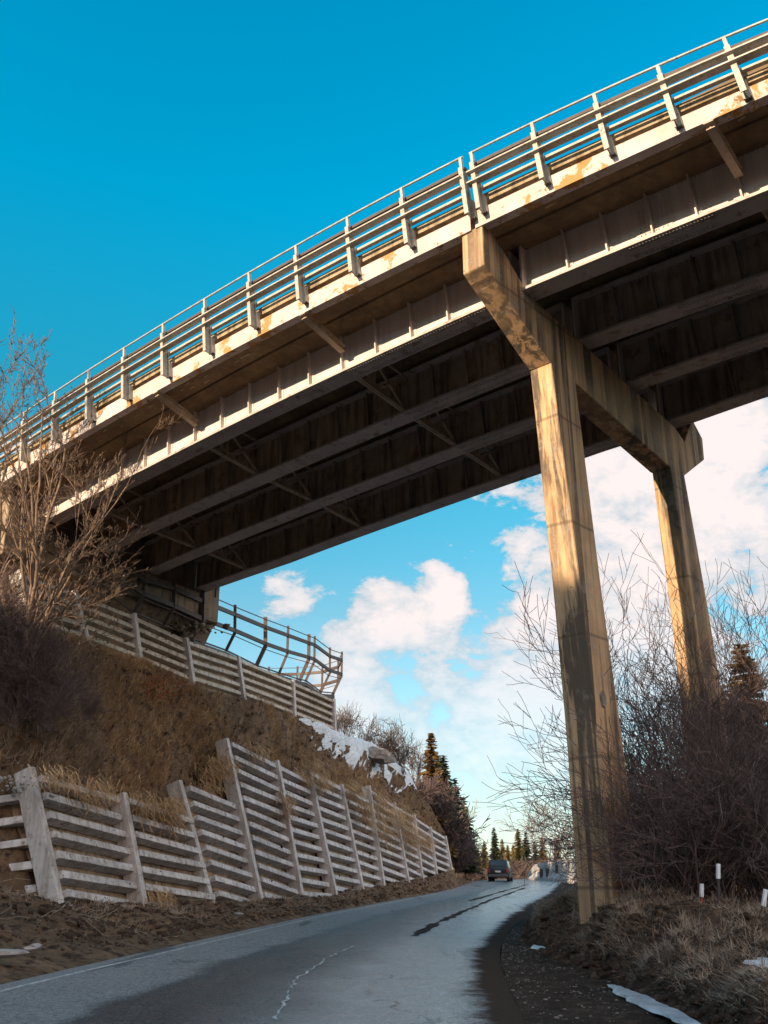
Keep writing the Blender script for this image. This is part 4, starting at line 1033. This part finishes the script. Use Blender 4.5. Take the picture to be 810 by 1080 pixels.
puddle('ice_patch', [gp(566,975,.08), gp(580,980,.08), gp(602,1004,.08), gp(590,1003,.08), gp(560,998,.08)], .06, M['ice'], 'grey slush in the mud shoulder below the pier leg', 'ice')
puddle('ice_patch', [gp(775,1008,.55), gp(812,1004,.55), gp(830,1015,.55), gp(800,1017,.55)], .52, M['snow'], 'white snow remnant on the bank at the right edge', 'snow')
puddle('ice_patch', [gp(580,962,.3), gp(590,961,.3), gp(592,964,.3), gp(582,965,.3)], .30, M['snow'], 'tiny snow remnant left of the pier leg foot', 'snow')

# ---------------------------------------------------------------- railing on the upper wall
RP = [((41,539),(41,560),(34,574),29.6),((79,547),(79,578),(70,594),31.2),((114,578),(114,604),(104,620),32.6),((152,602),(151,629),(141,647),33.9),((184,610),(183,642),(172,660),35.2),((214,623),(213,656),(202,674),36.3),
      ((248,638),(247.7,668),(238,687),40.2),((280,651),(280,682),(270,703),43.6),((304,660),(303,690),(294,711),46.5),((326,669),(325.5,696),(316,718),49.5),((332,671),(331.5,698),(322,719),50.3),((348,683),(348,710),(338,731),52.8)]
rr = empty('ramp_railing', tuple(at(280, 703, 43.6)), 'dark brown metal railing with kinked posts curving along the top of the upper crib wall', 'railing')
tops, els, feet = [], [], []
for t, e, f, Y in RP:
    tops.append(at(*t, Y)); els.append(at(*e, Y)); feet.append(at(*f, Y+.1))
# curved return at the far end
hT = tops[-1][2]; hE = els[-1][2]; hF = feet[-1][2]
for (x, y) in ((-2.45, 54.6), (-2.75, 56.6), (-3.8, 58.2), (-5.4, 58.9), (-7.2, 59.0)):
    tops.append(V3(x, y, hT+.15)); els.append(V3(x, y, hE+.15)); feet.append(V3(x-.45, y-.2, hF+.2))
def rrpart(mb, name): return build_child(mb, name, M['rail2'], rr, rr)
for i in range(len(tops)):
    mb = MB(); w = .17 if i in (5, 7, 9) else .12
    mb.bar(els[i]-V3(0, 0, .05), tops[i], w, w*.8, (0, 1, 0)); mb.bar(feet[i], els[i]+V3(0, 0, .03), w, w*.8, (0, 1, 0))
    rrpart(mb, 'kinked_post')
def pathrail(fr, w, h, off=0., nm='rail'):
    mb = MB(); pts = []
    for i in range(len(tops)):
        p = lerp(els[i], tops[i], fr) if fr >= 0 else lerp(feet[i], els[i], 1+fr)
        pts.append(p)
    for i in range(len(pts)-1): mb.bar(pts[i], pts[i+1], w, h)
    rrpart(mb, nm)
pathrail(.93, .035, .035); pathrail(.66, .09, .17); pathrail(.10, .09, .17); pathrail(-.94, .05, .06); pathrail(-.12, .03, .03)
# ramp kerb beam under the railing
mb = MB()
for i in range(5, len(feet)-1): mb.bar(feet[i]+V3(-.1, .15, -.12), feet[i+1]+V3(-.1, .15, -.12), .35, .2)
rrpart(mb, 'kerb_beam')
# rubble under the bridge end
o = rubble('pale_rubble', at(188, 664, 35.9)+RNG.normal(0, 1, (120, 3))*np.array([.7, .2, .14]), .06, .28, M['abut'], 'broken brown concrete rubble at the foot of the abutment'); 

# ---------------------------------------------------------------- small things
# barrier beyond the near pier leg
bar = empty('crash_barrier', tuple(at(580, 929, 88)), 'pale weathered concrete crash barrier on the bend beside the pier leg', 'barrier')
bp = [(558.5, 926.5, 100), (566, 928, 97), (578, 929, 94), (592, 929.5, 90), (608, 930, 86), (625, 931, 82)]
mb = MB(); rings = []
for i, (px, py, Y) in enumerate(bp):
    c = at(px, 930.5, Y); c[2] = ZR(Y)-.05
    h = [.8, 1.5, 1.7, 1.85, 1.9, 1.9][i]
    d = np.array([-.9, -.43, 0])*1
    rings.append([c+np.array([d[0]*w, d[1]*w, z]) for w, z in ((-.4, -.2), (.4, -.2), (.4, .2*h), (.18, .45*h), (.12, h), (-.12, h), (-.18, .45*h), (-.4, .2*h))])
mb.sweep(rings); build_child(mb, 'barrier_body', M['barrier'], bar, bar)
for (px, py, Y) in ((571, 921, 95), (577.5, 920.5, 93.6), (587.5, 916.5, 90.8)):
    mb = MB(); c = at(px, py, Y-.55); mb.box(c, (.3, .12, .75)); build_child(mb, 'drain_slot', M['stake'], bar, bar)

# dark sport utility vehicle seen from behind
def make_car():
    Yc = 90.; c = at(525.5, 929, Yc); c[2] = ZR(Yc)+.04
    r_ = empty('parked_car', tuple(c), 'dark sport utility vehicle seen from behind near the road crest', 'car'); r_.rotation_euler[2] = R(-12)
    def cp(mb, name, m, parent=None, bevel=0):
        me = bpy.data.meshes.new(name); me.from_pydata(np.concatenate(mb.v).tolist(), [], mb.f); me.materials.append(m)
        o = bpy.data.objects.new(name, me); col.objects.link(o); o.parent = parent or r_
        if bevel: b = o.modifiers.new('bevel', 'BEVEL'); b.width = bevel; b.segments = 3; b.limit_method = 'ANGLE'
        return o
    W = .95
    mb = MB(); ring = lambda y, w, z0, z1: [(-w, y, z0), (w, y, z0), (w, y, z1*.65), (w*.96, y, z1), (-w*.96, y, z1), (-w, y, z1*.65)]
    mb.sweep([ring(0, W*.95, .38, 1.02), ring(.12, W, .32, 1.05), ring(3.2, W, .32, 1.05), ring(4.4, W*.98, .32, .98), ring(4.65, W*.9, .4, .85)])
    body = cp(mb, 'body', M['carpaint'], bevel=.05)
    mb = MB(); rg = lambda y, w, w2, z0, z1: [(-w, y, z0), (w, y, z0), (w2, y, z1), (-w2, y, z1)]
    mb.sweep([rg(.06, W*.94, W*.82, 1.0, 1.02), rg(.10, W*.94, W*.82, 1.02, 1.3), rg(.38, W*.94, W*.78, 1.02, 1.80), rg(2.6, W*.94, W*.78, 1.02, 1.82), rg(3.3, W*.92, W*.8, 1.02, 1.08)])
    cab = cp(mb, 'cabin', M['carpaint'], bevel=.04)
    mb = MB(); mb.hexa([(-.68, .05, 1.10), (.68, .05, 1.10), (.68, .12, 1.10), (-.68, .12, 1.10), (-.62, .26, 1.66), (.62, .26, 1.66), (.62, .33, 1.66), (-.62, .33, 1.66)]); cp(mb, 'rear_window', M['glass'], cab)
    for s in (-1, 1):
        mb = MB(); mb.hexa([(s*.895, .5, 1.12), (s*.905, .5, 1.12), (s*.905, 2.7, 1.12), (s*.895, 2.7, 1.12), (s*.775, .6, 1.68), (s*.79, .6, 1.68), (s*.79, 2.45, 1.68), (s*.775, 2.45, 1.68)]); cp(mb, 'side_window', M['glass'], cab)
        mb = MB(); mb.box((s*.80, -.01, .92), (.16, .06, .34)); cp(mb, 'tail_lamp', M['lamp'], bevel=.015)
        mb = MB(); mb.box((s*.70, 1.4, 1.88), (.05, 1.9, .05)); cp(mb, 'roof_rail', M['chrome'])
        for y in (.85, 3.75):
            mb = MB(); mb.tube([(s*.70, y, .36), (s*.95, y, .36)], .36, 18); w = cp(mb, 'wheel', M['tyre'])
            mb = MB(); mb.tube([(s*.93, y, .36), (s*.97, y, .36)], .21, 14); cp(mb, 'rim', M['chrome'], w)
    mb = MB(); mb.box((0, -.05, .50), (1.75, .16, .22)); cp(mb, 'bumper', M['chrome'], bevel=.03)
    mb = MB(); mb.box((0, -.02, .84), (.5, .03, .15)); cp(mb, 'number_plate', M['plate'])
    r_.scale = (1, 1, 1)
make_car()

# roadside delineator posts
DL = [((740,932),(740,946),(741,978),17.4,'leftmost of the white topped marker posts in the thicket, on a rust red stake',.0,'rust'),
      ((757.5,911),(757.5,927),(757,990),16.9,'tallest white topped marker post, right of the one on a rust red stake',.0,'stake'),
      ((807.5,938),(805,956),(797,1000),16.4,'leaning white topped marker post at the right edge of the photo',.0,'stake')]
for t, m_, f, Y, lb, ln, sm in DL:
    T_, M_, F_ = at(*t, Y), at(*m_, Y), at(*f, Y)
    r_ = empty('marker_post', tuple(F_), lb, 'marker post')
    mb = MB(); mb.bar(F_-V3(0, 0, .3), M_, .035, .05, (0, 1, 0)); build_child(mb, 'stake', M[sm], r_, r_)
    mb = MB(); mb.bar(M_, T_, .055, .075, (0, 1, 0)); build_child(mb, 'reflector_top', M['white'], r_, r_, bevel=.006)

# ---------------------------------------------------------------- sky, sun, camera
w = bpy.data.worlds.new('World'); scene.world = w; w.use_nodes = True
nt = w.node_tree; N = nt.nodes; L = nt.links
bg = N['Background']
sky = N.new('ShaderNodeTexSky'); sky.sky_type = 'NISHITA'; sky.sun_disc = False
sky.sun_elevation = SEL; sky.sun_rotation = SAZ; sky.air_density = 1.0; sky.dust_density = .3; sky.ozone_density = 3.0
geo = N.new('ShaderNodeTexCoord'); dirv = geo.outputs['Generated']
def vm(op, a, b=None, sc=None):
    n = N.new('ShaderNodeVectorMath'); n.operation = op
    if hasattr(a, 'links'): L.new(a, n.inputs[0])
    else: n.inputs[0].default_value = a
    if b is not None:
        if hasattr(b, 'links'): L.new(b, n.inputs[1])
        else: n.inputs[1].default_value = b
    if sc is not None: n.inputs['Scale'].default_value = sc
    return n
def mt(op, a, b=None, clamp=False):
    n = N.new('ShaderNodeMath'); n.operation = op; n.use_clamp = clamp
    for i, v in ((0, a), (1, b)):
        if v is None: continue
        if hasattr(v, 'links'): L.new(v, n.inputs[i])
        else: n.inputs[i].default_value = v
    return n.outputs[0]
def rampn(f, stops):
    r = N.new('ShaderNodeValToRGB'); e = r.color_ramp.elements
    while len(e) < len(stops): e.new(.5)
    for q, (p, c) in zip(e, stops): q.position = p; q.color = (*c, 1) if not np.isscalar(c) else (c, c, c, 1)
    L.new(f, r.inputs['Fac']); return r.outputs['Color']
def mixn(f, a, b, mode='MIX'):
    x = N.new('ShaderNodeMix'); x.data_type = 'RGBA'; x.blend_type = mode
    for i, v in ((0, f), (6, a), (7, b)):
        if hasattr(v, 'links'): L.new(v, x.inputs[i])
        else: x.inputs[i].default_value = v if i == 0 else (*v, 1)
    return x.outputs[2]
nrm = vm('NORMALIZE', dirv).outputs[0]
sep = N.new('ShaderNodeSeparateXYZ'); L.new(nrm, sep.inputs[0]); zel = sep.outputs['Z']
# tint of the clear sky by elevation (teal high up, paler low)
tint = rampn(zel, [(0.0, (.75, .76, .68)), (.10, (.46, .56, .50)), (.25, (.24, .42, .36)), (.45, (.05, .50, .43)), (.62, (.0, .66, .62)), (.78, (.0, .62, .62)), (1.0, (.0, .6, .62))])
clear = mixn(1.0, vm('SCALE', sky.outputs[0], sc=2.75).outputs[0], tint, 'MULTIPLY')
def dirpx(px, py):
    v = at(px, py, 1.0)-np.array([0, 0, EYE]); return v/np.linalg.norm(v)
blobs = [(520,790,.09,.75),(480,770,.08,.8),(380,760,.07,.7),(420,665,.06,.95),(465,640,.045,.95),(390,715,.08,.9),(480,705,.09,.9),(540,720,.11,1.0),(590,690,.10,1.0),(440,760,.10,.8),(700,700,.12,.9),(590,640,.05,.8),(725,560,.16,1.0),(760,470,.10,.9),(660,520,.09,.8),(640,660,.13,.8),(430,670,.055,.75),(470,655,.045,.7),(395,720,.07,.7),(500,740,.10,.85),(560,720,.09,.75),(545,578,.035,.65),(300,635,.05,.8),(265,630,.035,.55),(620,780,.14,.8),(450,790,.09,.55),(740,760,.12,.5),(540,510,.025,.35),(425,600,.025,.3),
         (1000,500,.3,.9),(100,700,.2,.5)]
acc = None
for px, py, r, wgt in blobs:
    d = dirpx(px, py)
    dist = vm('DISTANCE', nrm, tuple(d)).outputs['Value']
    g = mt('MULTIPLY', mt('POWER', 2.718, mt('MULTIPLY', mt('MULTIPLY', dist, dist), -1/(r*r))), wgt)
    acc = g if acc is None else mt('MAXIMUM', acc, g)
# cloud noise; the unseen clouds behind the camera are added as fill light
def noisen(scale, det, ro, dist=0., off=(0, 0, 0)):
    n = N.new('ShaderNodeTexNoise'); n.inputs['Scale'].default_value = scale; n.inputs['Detail'].default_value = det; n.inputs['Roughness'].default_value = ro; n.inputs['Distortion'].default_value = dist
    mp = N.new('ShaderNodeMapping'); mp.inputs['Location'].default_value = off; mp.inputs['Scale'].default_value = (1, 1, 1.6); L.new(nrm, mp.inputs['Vector']); L.new(mp.outputs[0], n.inputs['Vector']); return n.outputs['Fac']
n1 = noisen(7, 9, .62, .35); n2 = noisen(22, 6, .65, .2, (3, 1, 2))
dens = mt('ADD', acc, mt('ADD', mt('MULTIPLY', mt('SUBTRACT', n1, .5), 2.5), mt('MULTIPLY', mt('SUBTRACT', n2, .5), 1.3)))
warm = None
for az, el, r, wgt in ((150, 30, .55, 1.0), (205, 40, .5, .9), (100, 28, .5, 1.0), (265, 35, .45, .8), (180, 65, .4, .8)):
    d = np.array([math.sin(R(az))*math.cos(R(el)), math.cos(R(az))*math.cos(R(el)), math.sin(R(el))])
    dist = vm('DISTANCE', nrm, tuple(d)).outputs['Value']
    gw = mt('POWER', 2.718, mt('MULTIPLY', mt('MULTIPLY', dist, dist), -1/(r*r)))
    warm = gw if warm is None else mt('MAXIMUM', warm, gw)
    dens = mt('MAXIMUM', dens, mt('ADD', mt('MULTIPLY', mt('POWER', 2.718, mt('MULTIPLY', mt('MULTIPLY', dist, dist), -1/(r*r))), wgt), mt('MULTIPLY', mt('SUBTRACT', n1, .5), 1.2)))
dens = mt('ADD', dens, 0)
dens = mt('SUBTRACT', dens, rampn(zel, [(.52, 0.), (.62, .5), (.95, .1)]))
cmask = rampn(dens, [(.40, 0.), (.47, .45), (.58, 1.)])
shade = rampn(mt('ADD', dens, mt('MULTIPLY', mt('SUBTRACT', n2, .5), .6)), [(.42, (.50,.58,.64)), (.72, (.72,.71,.73)), (1.0, (.90,.80,.78))])
# brightness of the clouds other than the added fill bank
CL = 6.5
cl = vm('SCALE', shade, sc=CL).outputs[0]
# added clouds behind the camera, made brighter and warmer to fill the shade
cl = mixn(rampn(warm, [(.25, 0.), (.6, 1.)]), cl, vm('SCALE', (1., .85, .77), sc=15.0).outputs[0])
hz = rampn(zel, [(0., 1.), (.14, .55), (.3, 0.)])
cmask2 = mt('MULTIPLY', cmask, rampn(zel, [(.0, .25), (.13, .55), (.25, 1.)]))
pal = vm('SCALE', (.42, .56, .62), sc=5.6).outputs[0]
c1 = mixn(mt('MULTIPLY', hz, .75), clear, pal)
fin = mixn(cmask2, c1, cl)
L.new(fin, bg.inputs['Color']); bg.inputs['Strength'].default_value = .1

sl = bpy.data.lights.new('sun', 'SUN'); sl.energy = 5.0; sl.angle = R(.53); sl.color = (1., .77, .50)
so = bpy.data.objects.new('sun', sl); col.objects.link(so)
dv = Vector((math.sin(SAZ)*math.cos(SEL), math.cos(SAZ)*math.cos(SEL), math.sin(SEL)))
so.rotation_euler = dv.to_track_quat('Z', 'Y').to_euler(); so.location = (-30, -30, 40)

cam = bpy.data.cameras.new('camera'); co = bpy.data.objects.new('camera', cam); col.objects.link(co)
co.location = (0, 0, EYE); co.rotation_euler = (math.pi/2+PIT, 0, 0)
cam.sensor_fit = 'VERTICAL'; cam.sensor_height = 36; cam.sensor_width = 27; cam.lens = F/1080*36
cam.clip_end = 8000; cam.clip_start = .05
scene.camera = co
vs_ = scene.view_settings; vs_.view_transform = 'Standard'; vs_.look = 'None'; vs_.gamma = 1; vs_.exposure = 0.82
